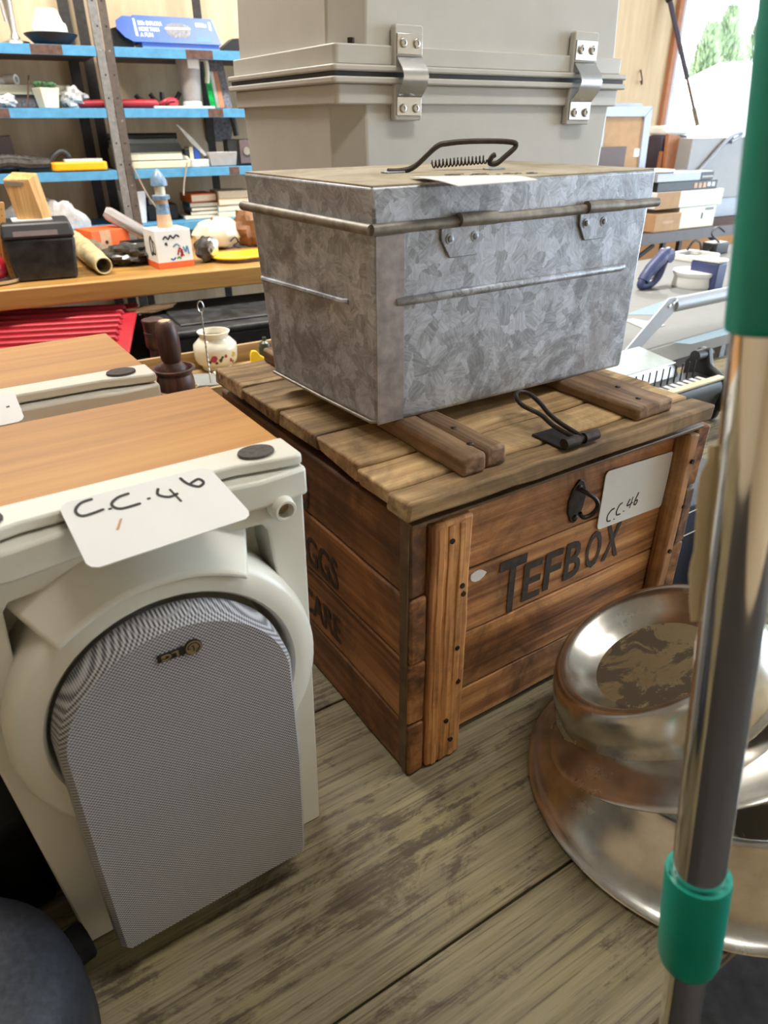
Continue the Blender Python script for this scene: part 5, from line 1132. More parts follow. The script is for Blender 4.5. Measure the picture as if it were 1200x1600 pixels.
crumple('leather_bag', 'crumpled brown leather bag at the right end of the bench, by the trunk', 'bag', p, YW, 28 * m, 24 * m, 27 * m, 'leather', 44, .16, 22, 14)
p, m = on_bench(376, 409)
t = item('yellow_tray', 'bright yellow rounded plastic tray on the workbench beside the metal trunk', 'tray', p, YW)
outl = arc(0, 26 * m, 40 * m, 180, 290, 16) + [(60 * m, -9 * m), (60 * m, 50 * m), (-20 * m, 50 * m)]
mb = MB(); mb.prism(outl, 5 * m, 9 * m); mb.build('tray', 'yellow', t, 1.5 * m, 2)
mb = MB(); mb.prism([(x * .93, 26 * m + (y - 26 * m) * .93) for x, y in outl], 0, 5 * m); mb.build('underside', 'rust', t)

# under the bench
def under(px, py, z): p = G(px, py, z); return p, mpp(p)
LZ = -.119
p = wallpt(.14, WD - .30, LZ); p_y = YW
Rc = thing('red_crate', 'ribbed red plastic lid and tub stored under the workbench', 'crate', p, YW - .28)
X0, X1 = -.72, .16
mb = MB(); mb.hexa([(X0, .02, 0), (X1 - .04, .02, 0), (X1 - .04, .40, 0), (X0, .40, 0), (X0, -.02, .105), (X1, -.02, .105), (X1, .44, .175), (X0, .44, .175)]); mb.build('tub', 'red', Rc, .01, 2)
mb = MB(); mb.hexa([(X0 - .02, -.05, .106), (X1 + .02, -.05, .106), (X1 + .02, .46, .176), (X0 - .02, .46, .176), (X0 - .02, -.05, .120), (X1 + .02, -.05, .120), (X1 + .02, .46, .190), (X0 - .02, .46, .190)]); l_ = mb.build('lid', 'red', Rc, .006, 2)
for k in range(9):
    y0 = .01 + k * .048; z0 = .121 + (y0 + .05) * .137
    mb = MB(); mb.hexa([(-.40, y0, z0), (X1 - .02, y0, z0), (X1 - .02, y0 + .022, z0 + .003), (-.40, y0 + .022, z0 + .003), (-.39, y0 + .003, z0 + .015), (X1 - .03, y0 + .003, z0 + .015), (X1 - .03, y0 + .019, z0 + .018), (-.39, y0 + .019, z0 + .018)]); mb.build('rib', 'red', l_, .003)
p = wallpt(.47, WD - .26, LZ)
Bb = thing('black_storage_bin', 'black lidded storage bin with a scratched dusty lid under the workbench', 'bin', p, YW)
mb = MB(); mb.hexa([(.02, .02, 0), (.78, .02, 0), (.78, .42, 0), (.02, .42, 0), (0, 0, .13), (.80, 0, .13), (.80, .44, .13), (0, .44, .13)]); mb.build('body', 'black', Bb, .01, 2)
mb = MB(); mb.box(-.02, .82, -.02, .46, .131, .155); l_ = mb.build('lid', plain('scuffed_black_lid', (.024, .025, .027), .45, var=1.0, scale=16), Bb, .010, 3)
mb = MB(); mb.box(.05, .75, .05, .40, .155, .163); mb.build('lid_panel', plain('scuffed_black_lid', (0, 0, 0)), l_, .006, 2)
p = wallpt(.47, WD + .03, LZ + .164)
crumple('torn_cardboard', 'torn strip of brown cardboard poking out under the bench edge, on the bin', 'cardboard', p, YW + .15, .09, .025, .012, 'kraft', 51, .2)

# ------------------------------------------------------------------ wooden tray, mortar, jar behind the loudspeakers
YT2 = math.radians(31)
tp0 = G(300, 552, .055)
tr_ = thing('wooden_tray', 'shallow pale wooden tray behind the speakers holding turned wood and a jar', 'tray', Vector((tp0.x, tp0.y, TZ + .0006)), YT2)
mb = MB(); mb.box(-.17, .30, -.34, 0, 0, .008); mb.build('base', 'traywood', tr_)
for x0, x1, y0, y1 in ((-.17, .30, -.01, .002), (-.17, .30, -.352, -.34), (-.182, -.17, -.352, .002), (.30, .312, -.352, .002)):
    mb = MB(); mb.box(x0, x1, y0, y1, 0, .060); mb.build('side', 'traywood', tr_, .002)
TFz = .0098
p = G(272, 690, TFz + 0); 
def in_tray(px, top_py, hgt):              # ground point in the tray of a thing hgt tall whose top shows at (px, top_py)
    q = G(px, top_py, TFz + hgt); return Vector((q.x, q.y, TZ + TFz)), mpp(q)
p, m = in_tray(271, 574, .105); 
t = item('wooden_mortar', 'dark turned wooden mortar with flared rim standing in the tray', 'mortar', p)
rr_ = 33 * m
mb = MB(); mb.lathe([(0, 0), (rr_ * .8, 0), (rr_ * .82, .008), (rr_ * .6, .018), (rr_ * .7, .03), (rr_ * .86, .045), (rr_ * .9, .06), (rr_ * .86, .078), (rr_ * .80, .088), (rr_ * .88, .096), (rr_ * 1.0, .100), (rr_ * 1.0, .105), (rr_ * .88, .1055), (rr_ * .82, .098), (rr_ * .7, .06), (rr_ * .4, .03), (0, .028)], 48); mb.build('cup', 'turned', t)
pm = p
t = item('wooden_pestle', 'dark turned pestle standing in the mortar', 'pestle', pm + Vector((0, .004, .046)), 0)
sR = 17 * m
mb = MB(); mb.lathe([(0, 0), (sR * .9, .004), (sR * 1.3, .03), (sR * 1.25, .055), (sR * .75, .072), (sR * .9, .080), (sR * .97, .10), (sR * 1.02, .125), (sR * .98, .152), (sR * .80, .170), (sR * .62, .176), (sR * .55, .1775), (0, .1775)], 36, Matrix.Rotation(math.radians(-2), 4, 'Y')); mb.build('pestle', 'turned', t)
mb = MB(); mb.lathe([(sR * .50, .1776), (sR * .45, .1782), (0, .1784)], 20, Matrix.Rotation(math.radians(-2), 4, 'Y')); mb.build('pale_tip', 'salmon', t)
p, m = in_tray(238, 499, .150)
t = item('turned_handle', 'dark turned wooden grinder with ringed barrel standing left of the mortar', 'grinder', p)
sR = 16 * m
mb = MB(); mb.lathe([(0, 0), (sR * 1.0, 0), (sR * .9, .02), (sR * .75, .045), (sR * .72, .062), (sR * .95, .07), (sR * 1.0, .085), (sR * .96, .110), (sR * 1.02, .111), (sR * 1.02, .114), (sR * .95, .115), (sR * 1.0, .142), (sR * 1.08, .146), (sR * 1.04, .150), (sR * .3, .156), (0, .1565)], 36); mb.build('barrel', 'turned', t)
p, m = in_tray(333, 517, .112)
t = item('floral_jar', 'ivory china jar with rose sprays standing in the wooden tray', 'jar', p)
k = 34 * m; hj = .112
mb = MB(); mb.lathe([(0, 0), (k * .66, 0), (k * .70, .006), (k * .68, .012), (k * .92, .022), (k * .99, .034), (k * 1.0, .060), (k * .98, .074), (k * .74, .090), (k * .64, .095), (k * .66, .102), (k * .74, .110), (k * .74, hj), (k * .66, hj), (k * .58, .097), (k * .8, .08), (k * .8, .02), (0, .012)], 56); jr = mb.build('body', 'china', t)
random.seed(6)
def patch(name, ang, z, r_, mt_, par, kk, sx=1.0, nl=9):
    vs = [(math.cos(ang) * kk, math.sin(ang) * kk, z)]; n = nl
    for i in range(n):
        a = 2 * PI * i / n; rr2 = r_ * random.uniform(.65, 1.15); da = rr2 * math.cos(a) * sx / kk; vs.append((math.cos(ang + da) * kk, math.sin(ang + da) * kk, z + rr2 * math.sin(a)))
    mb = MB(); mb._add(vs, [(0, i + 1, (i + 1) % n + 1) for i in range(n)], None, True); return mb.build(name, mt_, par)
view = math.atan2(-p.y, -p.x)
for da, z, r_, mt_ in ((-.62, .045, .0115, 'rose'), (-.05, .050, .0055, 'rose'), (1.05, .046, .0115, 'rose'), (.42, .050, .0095, 'tanprint'), (-.30, .040, .006, 'leafprint'), (-.22, .048, .005, 'leafprint'), (-.5, .033, .005, 'leafprint'), (.2, .035, .006, 'rose'), (.3, .03, .004, 'leafprint'), (.85, .036, .007, 'leafprint'), (-.8, .036, .005, 'leafprint')):
    patch('printed_flower', view + da, z, r_, mt_, jr, k * 1.004)
p0 = G(331, 612, TFz)
t = item('wire_skewer', 'twisted wire skewer with a loop top standing in front of the floral jar', 'skewer', p0)
dirw = onplane(329, 486, p0, WN) - p0
hh = dirw.z
for ph in (0, PI):
    mb = MB(); mb.tube([(math.cos(i * .9 + ph) * .0012, math.sin(i * .9 + ph) * .0012, hh * i / 60) for i in range(61)] , .0014, 5); mb.build('twisted_wire', 'alu', t)
mb = MB(); mb.tube([(math.sin(a) * .0075, 0, hh + .014 - math.cos(a) * .014) for a in [i * 2 * PI / 24 for i in range(24)]], .0016, 6, True); mb.build('loop', 'alu', t)
p, m = in_tray(398, 548, .07)
t = item('yellow_duckbill', 'yellow plastic shape poking up in the tray behind the crate corner', 'toy', p)
mb = MB(); mb.prism([(-9 * m, 0), (14 * m, 0), (16 * m, .045), (8 * m, .055), (2 * m, .07), (-5 * m, .072), (-8 * m, .06)], -.006, .006, RF); mb.build('shape', 'yellow', t, .002)
p, m = in_tray(413, 532, .08)
t = item('dark_bottle', 'dark green bottle shoulder just showing beside the metal trunk', 'bottle', p)
mb = MB(); mb.lathe([(0, 0), (10 * m, 0), (10 * m, .06), (8 * m, .074), (3 * m, .08), (3 * m, .09), (0, .09)], 20); mb.build('bottle', plain('dark_green', (.03, .045, .025), .3), t)
p, m = in_tray(320, 592, .035)
t = item('grey_dish', 'dark grey dish with a cream rim tilted in the tray', 'dish', p)
mb = MB(); mb.hexa([(-24 * m, -.02, 0), (24 * m, -.02, 0), (24 * m, .05, 0), (-24 * m, .05, 0), (-26 * m, -.03, .03), (26 * m, -.03, .022), (26 * m, .055, .030), (-26 * m, .055, .04)]); mb.build('dish', 'greyplastic', t, .004)
mb = MB(); mb.box(22 * m, 26 * m, -.03, .055, .0255, .034); mb.build('cream_rim', 'cream', t, .001)
p, m = in_tray(285, 606, .03)
t = item('oval_plate', 'dark oval plate with a pale beaded rim lying in the tray', 'plate', p)
mb = MB(); mb.lathe([(0, .012), (.028, .012), (.038, .022), (.041, .0285)], 40, Matrix.Diagonal((1, .7, 1, 1))); o = mb.build('plate', plain('dark_olive', (.06, .055, .035), .4), t); s_ = o.modifiers.new('thickness', 'SOLIDIFY'); s_.thickness = .003
for k_ in range(40):
    a = k_ * 2 * PI / 40; mb = MB(); mb.ball((.041 * math.cos(a), .0287 * math.sin(a), .0305), .0024, 6, 4); mb.build('bead', 'horn', t)

# ------------------------------------------------------------------ right-hand side: white table, binding machine, boxes on a steel shelf
YG = math.radians(36)
GA = Vector((math.cos(YG), math.sin(YG), 0)); GB = Vector((-math.sin(YG), math.cos(YG), 0))
g0 = G(987, 553, .0635)
wt = thing('grey_table', 'pale grey table with a thick front edge, beyond the crate on the right', 'table', g0, YG)
tw = G(1131, 510, .06) - g0
mb = MB(); mb.box(-.22, 2.2, 0, .95, -.062, 0); mb.build('top', 'bench_grey', wt, .006, 2)
mb = MB(); mb.box(-.22, 2.2, -.003, -.0002, -.060, -.003); mb.build('edge_band', 'edgegrey', wt, .001)
for x in (-.2, 2.1):
    for y in (.84,):
        mb = MB(); mb.box(x, x + .05, y, y + .05, -TZ - .0635, -.062); mb.build('leg', 'angle', wt, .002)
def loc(o_, yaw, p):
    c_, s_ = math.cos(yaw), math.sin(yaw); q = p - o_; return Vector((q.x * c_ + q.y * s_, -q.x * s_ + q.y * c_, q.z))
for k, (quad, mt_, lb, z) in enumerate((([(990, 530), (1075, 503), (1190, 508), (1080, 538)], 'sheet', 'pale blue paper sheet lying near the front edge of the grey table', .0012), ([(1010, 503), (1100, 478), (1200, 476), (1120, 505)], 'card', 'paper sheet coloured white as a sun patch on the grey table', .0026), ([(975, 492), (1060, 462), (1120, 455), (1030, 492)], 'sheet', 'pale blue folder lying on the grey table behind the metal arm', .0040), ([(975, 500), (990, 498), (1040, 508), (1010, 515)], 'greyplastic', 'grey plastic strip lying on the grey table beside the trunk', .0054))):  # the card-coloured sheet keeps its white to paint the patch of sun
    pts = [G(x, y, .06 + z) for x, y in quad]
    t = item('paper_sheet' if mt_ != 'greyplastic' else 'plastic_strip', lb, 'paper' if mt_ != 'greyplastic' else 'strip', pts[0], 0)
    mb = MB(); mb.prism([((q - pts[0]).x, (q - pts[0]).y) for q in pts], -.0008, .0004); mb.build('sheet', mt_, t)
# raised metal arm with a tube handle
a0, a1, a2 = G(958, 585, .064), None, None
t = thing('hinged_arm', 'raised flat metal arm with a tube handle, standing up from the grey table', 'tool', a0, 0)
nrm = GB
e0 = onplane(1058, 481, a0 + GB * .0, nrm); e1 = onplane(1230, 437, a0 + GB * .05, nrm)
def lx(px, py): q = onplane(px, py, a0, nrm) - a0; return (q.dot(GA), q.z)
poly = [lx(*q) for q in ((968, 596), (978, 548), (1046, 467), (1056, 464), (1063, 470), (1062, 480), (1052, 489), (985, 562), (974, 590))]
PM = Matrix(((GA.x, 0, GB.x, 0), (GA.y, 0, GB.y, 0), (0, 1, 0, 0), (0, 0, 0, 1)))
poly[0] = (poly[0][0], .001); poly[-1] = (poly[-1][0] + .01, .001)
mb = MB(); mb.prism(poly, 0, .006, PM); ar = mb.build('arm_plate', 'greyframe', t, .001)
for q in ((1052, 474), (1046, 478), (1056, 470)):
    x_, z_ = lx(*q); mb = MB(); mb.lathe([(0, 0), (.006, 0), (.005, .003), (0, .0035)], 12, PM @ Matrix.Translation((x_, z_, 0)) @ Matrix.Rotation(PI, 4, 'X')); mb.build('screw', 'alu', ar)
h0, h1 = lx(1056, 478), lx(1240, 440)
hv = [Vector(PM @ Vector((h0[0], h0[1], .012))), Vector(PM @ Vector((h1[0], h1[1], .012)))]
mb = MB(); mb.tube(hv, .020, 20); mb.build('handle_tube', 'greyframe', t)
mb = MB(); pst = Vector(PM @ Vector((h1[0] - .06, h1[1], .012))); mb.tube([pst, Vector((pst.x, pst.y, .0))], .012, 12); mb.build('handle_post', 'greyframe', t)

# comb binding machine behind the crate
b0 = G(1037, 612, .115)
YM = math.radians(33.5)
bm_ = thing('binding_machine', 'black comb-binding machine with upright metal pins, behind the right end of the crate lid', 'machine', Vector((b0.x, b0.y, TZ + .0008)), YM)
BA = Vector((math.cos(YM), math.sin(YM), 0)); BB = Vector((-math.sin(YM), math.cos(YM), 0))
def bl(px, py, off=0):
    q = onplane(px, py, bm_.location + BB * off, BB) - bm_.location; return q.dot(BA), q.z
xr, zr = bl(1122, 592); xl, zl = bl(985, 630)
zt = (zr + zl) / 2; xl -= .10
mb = MB(); mb.prism([(0, 0), (.20, 0), (.20, zt * .55), (.06, zt), (-.012, zt), (-.02, zt * .8), (-.006, .02)], xl, xr, Matrix(((0, 0, 1, 0), (1, 0, 0, 0), (0, 1, 0, 0), (0, 0, 0, 1)))); mb.build('housing', 'steelblue' if False else 'black', bm_, .008, 3)
mb = MB(); mb.box(xl, xr + .004, -.016, .004, zt + .0005, zt + .006); mb.build('front_rail', 'ivory', bm_, .001)
mb = MB(); mb.hexa([(xl, .075, zt - .01), (xr - .05, .075, zt - .01), (xr - .05, .19, zt * .6), (xl, .19, zt * .6), (xl, .09, zt + .025), (xr - .05, .09, zt + .025), (xr - .07, .19, zt + .045), (xl, .19, zt + .045)]); mb.build('paper_table', 'alu', bm_, .002)
npn = 17
for k_ in range(npn):
    x_ = xr - .045 - k_ * .0245
    mb = MB(); mb.box(x_ - .0016, x_ + .0016, .040, .0425, zt, zt + .042); mb.build('pin', 'iron', bm_)
    mb = MB(); mb.box(x_ - .010, x_ + .002, .006, .028, zt + .0005, zt + .004); mb.build('comb_tooth', 'card', bm_)
mb = MB(); mb.prism([(-.01, 0), (.10, 0), (.10, zt + .02), (.07, zt + .06), (.045, zt + .062), (.03, zt + .02), (-.016, zt - .002), (-.018, .03)], xr, xr + .022, Matrix(((0, 0, 1, 0), (1, 0, 0, 0), (0, 1, 0, 0), (0, 0, 0, 1)))); mb.build('end_cheek', 'black', bm_, .006, 3)
mb = MB(); mb.cyl((xr - .03, .055, zt + .045), (xr + .028, .055, zt + .045), .014, 16); mb.build('pivot', 'black', bm_)
mb = MB(); mb.tube(smooth_line([(xr + .018, -.01, zt - .004), (xr + .035, -.02, zt + .008), (xr + .05, -.025, zt + .03)]), .007, 8); mb.build('lever', 'black', bm_)
mb = MB(); mb.prism([(-.022, .03), (-.02, zt * .7), (-.026, zt * .72), (-.034, zt * .5), (-.03, .03)], xr - .01, xr + .006, Matrix(((0, 0, 1, 0), (1, 0, 0, 0), (0, 1, 0, 0), (0, 0, 0, 1)))); mb.build('side_rib', 'black', bm_, .002)
# blue carton right behind the crate
b0 = G(1100, 900, .0)
b0 = CO + EA * .488 + EB * .05
bb = thing('navy_carton', 'dark navy carton with white ruled lines and a letter, squeezed behind the crate and pole', 'carton', Vector((b0.x, b0.y, TZ + .0008)), YC)
mb = MB(); mb.box(.0, .10, 0, .36, 0, .17); mb.build('body', plain('navy_card', (.012, .022, .055), .5), bb, .002)
NF = plane_mtx((0, -.0005, 0), (1, 0, 0), (0, 0, 1))
for z in (.158, .118):
    mb = MB(); mb.prism([(0, z), (.10, z), (.10, z + .002), (0, z + .002)], 0, .0003, NF); mb.build('ruled_line', 'card', bb)
lettering('carton_letter', 'E', 'card', bb, NF @ Matrix.Translation((.024, .131, 0)) @ Matrix.Rotation(PI / 2, 4, 'Z'), .014, .016, .02)
t = thing('black_carton', 'black box under the navy carton corner, in shadow between crate and bowls', 'box', Vector((b0.x, b0.y, TZ + .0008)) + EA * .115, YC)
mb = MB(); mb.box(0, .2, -.03, .3, 0, .10); mb.build('body', 'black', t, .003); mb = MB(); mb.box(-.002, .202, -.032, .302, .101, .118); mb.build('lid', 'black', t, .003)

# steel shelf with boxes by the hatch
sL, sR_ = G(1009, 367, .26), G(1150, 349, .26)
YH = math.radians(30)
HA = Vector((math.cos(YH), math.sin(YH), 0)); HB = Vector((-math.sin(YH), math.cos(YH), 0))
so_ = P(1009, 367, 3.05)
hs_ = thing('steel_rack', 'brown steel rack standing by the bright opening, boxes stacked on it', 'rack', Vector((so_.x, so_.y, 0)), YH)
hz_ = so_.z
def hl(px, py, off=0.0): q = onplane(px, py, so_ + HB * off, HB) - so_; return q.dot(HA), q.z
mb = MB(); mb.box(-.45, 1.9, 0, .55, hz_ - .055, hz_); mb.build('shelf', 'rust', hs_, .002)
mb = MB(); mb.box(-.45, 1.9, -.004, 0, hz_ - .056, hz_ + .004); mb.build('front_lip', plain('grey_brown_steel', (.13, .11, .11), .55), hs_, .001)
for px in (1037, 1062, 1168):
    x, _ = hl(px, 400)
    mb = MB(); mb.box(x, x + .025, .02, .045, 0, hz_ - .056); mb.build('leg', 'angle_dark', hs_, .001)
x0, x1 = hl(1003, 420)[0], hl(1030, 385)[0]
for (pa, pb) in (((990, 410), (1024, 384)), ((1112, 370), (1142, 398))):
    (xa, za), (xb, zb) = hl(*pa), hl(*pb)
    mb = MB(); mb.tube([(xa, .015, hz_ + za), (xb, .015, hz_ + zb)], .012, 6); mb.build('brace', 'angle_dark', hs_)
def rackbox(name, label, cat, px0, px1, pyt, pyb, dep, mat, off=.02, dz=None, bevel=.003, parts=None, yaw=0.0):
    (xa, zb), (xb, _) = hl(px0, pyb, off), hl(px1, pyb, off); _, zt_ = hl(px0, pyt, off)
    z0 = dz if dz is not None else max(zb, .001)
    o_ = so_ + HA * xa + HB * off; o_.z = so_.z + z0
    t = thing(name, label, cat, o_, YH + yaw)
    mb = MB(); mb.box(0, xb - xa, 0, dep, 0, zt_ - z0); mb.build('body', mat, t, bevel)
    return t, xb - xa, zt_ - z0
t, w_, h_ = rackbox('kraft_carton', 'small brown cardboard box on the rack beside the trunk corner', 'box', 1021, 1060, 336, 362, .14, 'kraft', .02, .002)
mb = MB(); mb.box(w_ * .3, w_ * .72, -.0008, 0, h_ * .45, h_ * .6); mb.build('printed_label', 'salmon', t)
t, w_, h_ = rackbox('cream_carton', 'cream carton with a dark slot on the rack, under the white box lid', 'box', 1056, 1112, 325, 358, .26, 'cream', .04, .002)
mb = MB(); mb.box(w_ * .62, w_ * .66, -.0008, 0, h_ * .4, h_ * .68); mb.build('slot', 'ink', t)
mb = MB(); mb.box(w_ * .70, w_ * .93, -.0008, 0, h_ * .78, h_ * .90); mb.build('printed_label', 'greyplastic', t)
zc = h_ + .003
t, w_, h_ = rackbox('white_carton', 'flat white and grey box lying on the cream carton', 'box', 1024, 1126, 302, 322, .30, 'whitepaint', .03, zc)
mb = MB(); mb.box(0, w_ * .34, -.0012, 0, 0, h_); mb.build('grey_end', 'kraft', t)
zc += h_ + .001
t, w_, h_ = rackbox('black_player', 'black disc player with pale buttons stacked on the white box', 'player', 1026, 1118, 286, 301, .24, 'black', .05, zc)
for k_ in range(5):
    mb = MB(); mb.box(w_ * (.60 + k_ * .075), w_ * (.65 + k_ * .075), -.002, 0, h_ * (.2 if k_ < 3 else .3), h_ * .75); mb.build('button', 'bagclear' if k_ > 2 else 'salmon', t)
zc += h_ + .001
t, w_, h_ = rackbox('silver_player', 'silver and black slim receiver on top of the stack on the rack', 'player', 1026, 1112, 272, 286, .22, 'greyframe', .05, zc)
mb = MB(); mb.box(w_ * .77, w_ * 1.0, -.0015, 0, .001, h_ - .001); fp = mb.build('dark_front', 'black', t)
for k_ in range(6):
    mb = MB(); mb.box(w_ * (.80 + k_ * .033), w_ * (.82 + k_ * .033), -.003, -.0015, h_ * .3, h_ * .5); mb.build('button', 'card', fp)
zc += h_ + .001
t, w_, h_ = rackbox('white_dish', 'bright white oval lid lying on the receiver', 'lid', 1026, 1068, 268, 272, .02, 'whitepaint', .05, zc)
bpy.data.objects.remove([c for c in t.children][0]); mb = MB(); mb.lathe([(0, 0), (w_ * .45, 0), (w_ * .5, .006), (w_ * .48, .014), (0, .018)], 36, Matrix.Translation((w_ * .5, w_ * .5, 0))); mb.build('lid', 'whitepaint', t)
t, w_, h_ = rackbox('grey_bin', 'large pale grey bin with a darker base on the rack by the opening', 'bin', 1069, 1240, 217, 290, .20, 'bingrey', .30, .12)
t.location.z = so_.z + .002; 
for c in t.children: c.location = (0, 0, .12)
mb = MB(); mb.box(.02, w_ - .02, .02, .18, 0, .119); mb.build('base', 'greyframe', t, .003)
t2, w_, h_ = rackbox('black_strap', 'black curved strap handle rising over the grey bin', 'strap', 1085, 1160, 205, 217, .02, 'black', .28, .2)
bpy.data.objects.remove([c for c in t2.children][0])
t2.location = so_ + HA * hl(1085, 275, .285)[0] + HB * .285; t2.location.z = so_.z + hl(1085, 275, .285)[1]
pts = [(hl(x, y, .285)[0] - hl(1085, 275, .285)[0], 0, hl(x, y, .285)[1] - hl(1085, 275, .285)[1]) for x, y in ((1085, 275), (1108, 250), (1130, 225), (1145, 212), (1158, 207), (1156, 213), (1142, 222))]
mb = MB(); mb.tube(smooth_line(pts), .012, 8); mb.build('strap', 'greyframe', t2)
# framed picture back, mauve panel, dark case, timber offcuts
def standp(px, off): q = so_ + HA * hl(px, 300, off)[0] + HB * off; q.z = so_.z + .002; return q
t = thing('picture_frame', 'silver-grey picture frame leaning backwards to the camera with a brown backing', 'frame', standp(941, .36), YH)
(xa, za), (xb, zb) = hl(937, 166, .36), hl(1021, 264, .36); x00 = hl(941, 300, .36)[0]
L, R_, T_ = hl(938, 170, .36)[0] - x00, hl(1020, 170, .36)[0] - x00, za
fw_ = .055
for nm, pol in (('left_rail', [(L + .02, 0), (L + .02 + fw_, 0), (L + fw_, T_ - fw_), (L, T_)]), ('top_rail', [(L, T_), (L + fw_, T_ - fw_), (R_ - fw_, T_ - fw_), (R_, T_)]), ('right_rail', [(R_ - fw_, T_ - fw_), (R_ - fw_ + .03, 0), (R_ + .03, 0), (R_, T_)])):
    mb = MB(); mb.prism(pol, -.0, -.025, RF); mb.build(nm, 'greyframe', t, .003)
mb = MB(); mb.prism([(L + fw_ * .8, 0), (R_ - .03, 0), (R_ - fw_ * .9, T_ - fw_ * .9), (L + fw_ * .9, T_ - fw_ * .9)], -.012, -.02, RF); mb.build('backing', 'kraft', t)
mb = MB(); q_ = hl(997, 240, .36); mb.box(q_[0] - x00 - .025, q_[0] - x00 + .02, .008, .012, q_[1] - .02, q_[1] + .025); mb.build('sticker', 'card', t)
t = thing('mauve_panel', 'dark mauve board standing in front of the picture frame', 'board', standp(920, .28), YH)
q0_, q1_ = hl(920, 231, .28), hl(971, 231, .28); mb = MB(); mb.box(0, q1_[0] - q0_[0], 0, .02, 0, q0_[1]); mb.build('board', 'mauve', t, .002)
t = thing('dark_board', 'dark board edge standing behind the picture frame', 'board', standp(940, .44), YH)
q0_, q1_ = hl(936, 161, .44), hl(982, 163, .44); mb = MB(); mb.box(0, q1_[0] - q0_[0], 0, .02, 0, q0_[1]); mb.build('board', 'greyframe', t, .002)
t = thing('dark_tool_case', 'dark purple case with a rounded top coloured white as if sunlit behind the timber offcuts', 'case', standp(1022, .46), YH)
q0_, q1_ = hl(1024, 200, .46), hl(1064, 198, .46); ww = q1_[0] - q0_[0]; mb = MB(); mb.box(0, ww, 0, .12, 0, q0_[1] - .045); mb.build('body', plain('purple_black', (.05, .04, .07), .5), t, .01)
mb = MB(); mb.box(-.004, ww + .004, -.004, .124, q0_[1] - .044, q0_[1] + .01); mb.build('lid', 'whitepaint', t, .018, 3)  # lid coloured white to paint the sun on the dark case
for px0, px1, pt_, lean, lb in ((1038, 1056, 210, -.05, 'leaning terracotta timber offcut, the taller one beside the dark case'), (1024, 1040, 238, .0, 'short terracotta timber offcut beside the picture frame'), (1054, 1064, 236, .0, 'short terracotta timber offcut with a pale broken top next to the grey bin')):
    t = thing('timber_offcut', lb, 'timber', standp((px0 + px1) / 2, .40 if pt_ < 220 else .43), YH)
    h_ = hl(px0, pt_, .4)[1]; ww = hl(px1, 300, .4)[0] - hl(px0, 300, .4)[0]
    mb = MB(); mb.hexa([(-ww / 2, 0, 0), (ww / 2, 0, 0), (ww / 2, .025, 0), (-ww / 2, .025, 0), (-ww / 2 + lean, 0, h_), (ww / 2 + lean, 0, h_ - .01), (ww / 2 + lean, .025, h_ - .01), (-ww / 2 + lean, .025, h_)]); mb.build('board', 'terracotta', t, .002)
# things on the far table below the rack: headphones, white spools, black jug, cable
def low(px, py, z=.0): p = G(px, py, z); return Vector((p.x, p.y, TZ + z + .001)), mpp(p)
BZ = .061
p, m = low(1012, 452, BZ)
t = thing('tape_dispenser', 'indigo plastic tape dispenser with a round handle loop, behind the trunk on the right', 'tool', p, YG)
mb = MB(); mb.tube(smooth_line([(-16 * m, 0, 14 * m), (-8 * m, 0, 24 * m), (12 * m, 0, 38 * m), (30 * m, 0, 48 * m), (38 * m, 0, 50 * m)]), [9 * m] * 8 + [10 * m] * 8 + [9 * m] * 9, 14); mb.build('body', 'steelblue', t)
mb = MB(); mb.tube(smooth_line([(-18 * m, 0, 16 * m), (-20 * m, 0, 8 * m), (-8 * m, 0, 6.5 * m), (8 * m, 0, 8 * m), (22 * m, 0, 18 * m), (32 * m, 0, 40 * m)]), 6 * m, 12); mb.build('handle_loop', 'steelblue', t)
mb = MB(); mb.cyl((36 * m, -.02, 46 * m), (36 * m, .03, 46 * m), 10 * m, 24); mb.build('spool', 'steelblue', t)
p, m = low(1082, 448, BZ)
t = thing('white_reel', 'wide sunlit white plastic reel lying on the grey table', 'reel', p, YG)
mb = MB(); mb.lathe([(0, 0), (30 * m, 0), (32 * m, 4 * m), (30 * m, 16 * m), (33 * m, 20 * m), (33 * m, 24 * m), (0, 25 * m)], 40); mb.build('reel', 'whitepaint', t)
p, m = low(1110, 452, BZ)
t = thing('indigo_jug', 'indigo straight-sided box file with a white top, beside the white reel', 'box', p, YG)
mb = MB(); mb.box(-12 * m, 14 * m, -.03, .09, 0, 40 * m); mb.build('body', 'steelblue', t, .006); mb = MB(); mb.box(-13 * m, 15 * m, -.033, .093, 40.2 * m, 45 * m); mb.build('top', 'whitepaint', t, .008, 3)
p, m = low(1085, 405, BZ)
t = thing('white_tray', 'white plastic rim with a dark centre lying behind the white reel', 'tray', p, YG)
mb = MB(); mb.plate_hole(rrect(-30 * m, 34 * m, -.08, .10, .03), rrect(-24 * m, 28 * m, -.06, .08, .02), 0, 8 * m); mb.build('rim', 'whitepaint', t, .003)
mb = MB(); mb.box(-24 * m, 28 * m, -.06, .08, 0, 2 * m); mb.build('centre', 'black', t)
p, m = low(1120, 397, BZ)
t = thing('black_adaptor', 'black power adaptor with a looping cable at the back of the grey table', 'adaptor', p, YG)
mb = MB(); mb.box(-16 * m, 20 * m, -.02, .06, 0, 17 * m); mb.build('body', 'black', t, .006)
mb = MB(); mb.tube(smooth_line([(-14 * m, 0, 12 * m), (-30 * m, .02, 2 * m), (-38 * m, .03, 18 * m), (-60 * m, .02, 24 * m), (-74 * m, .02, 12 * m)]), 1.6 * m, 6); mb.build('cable', 'ink', t)
mb = MB(); mb.tube(smooth_line([(0, 0, 17 * m), (-16 * m, .02, 30 * m), (2 * m, .03, 38 * m), (20 * m, .02, 30 * m)]), 1.4 * m, 6); mb.build('cable', 'ink', t)

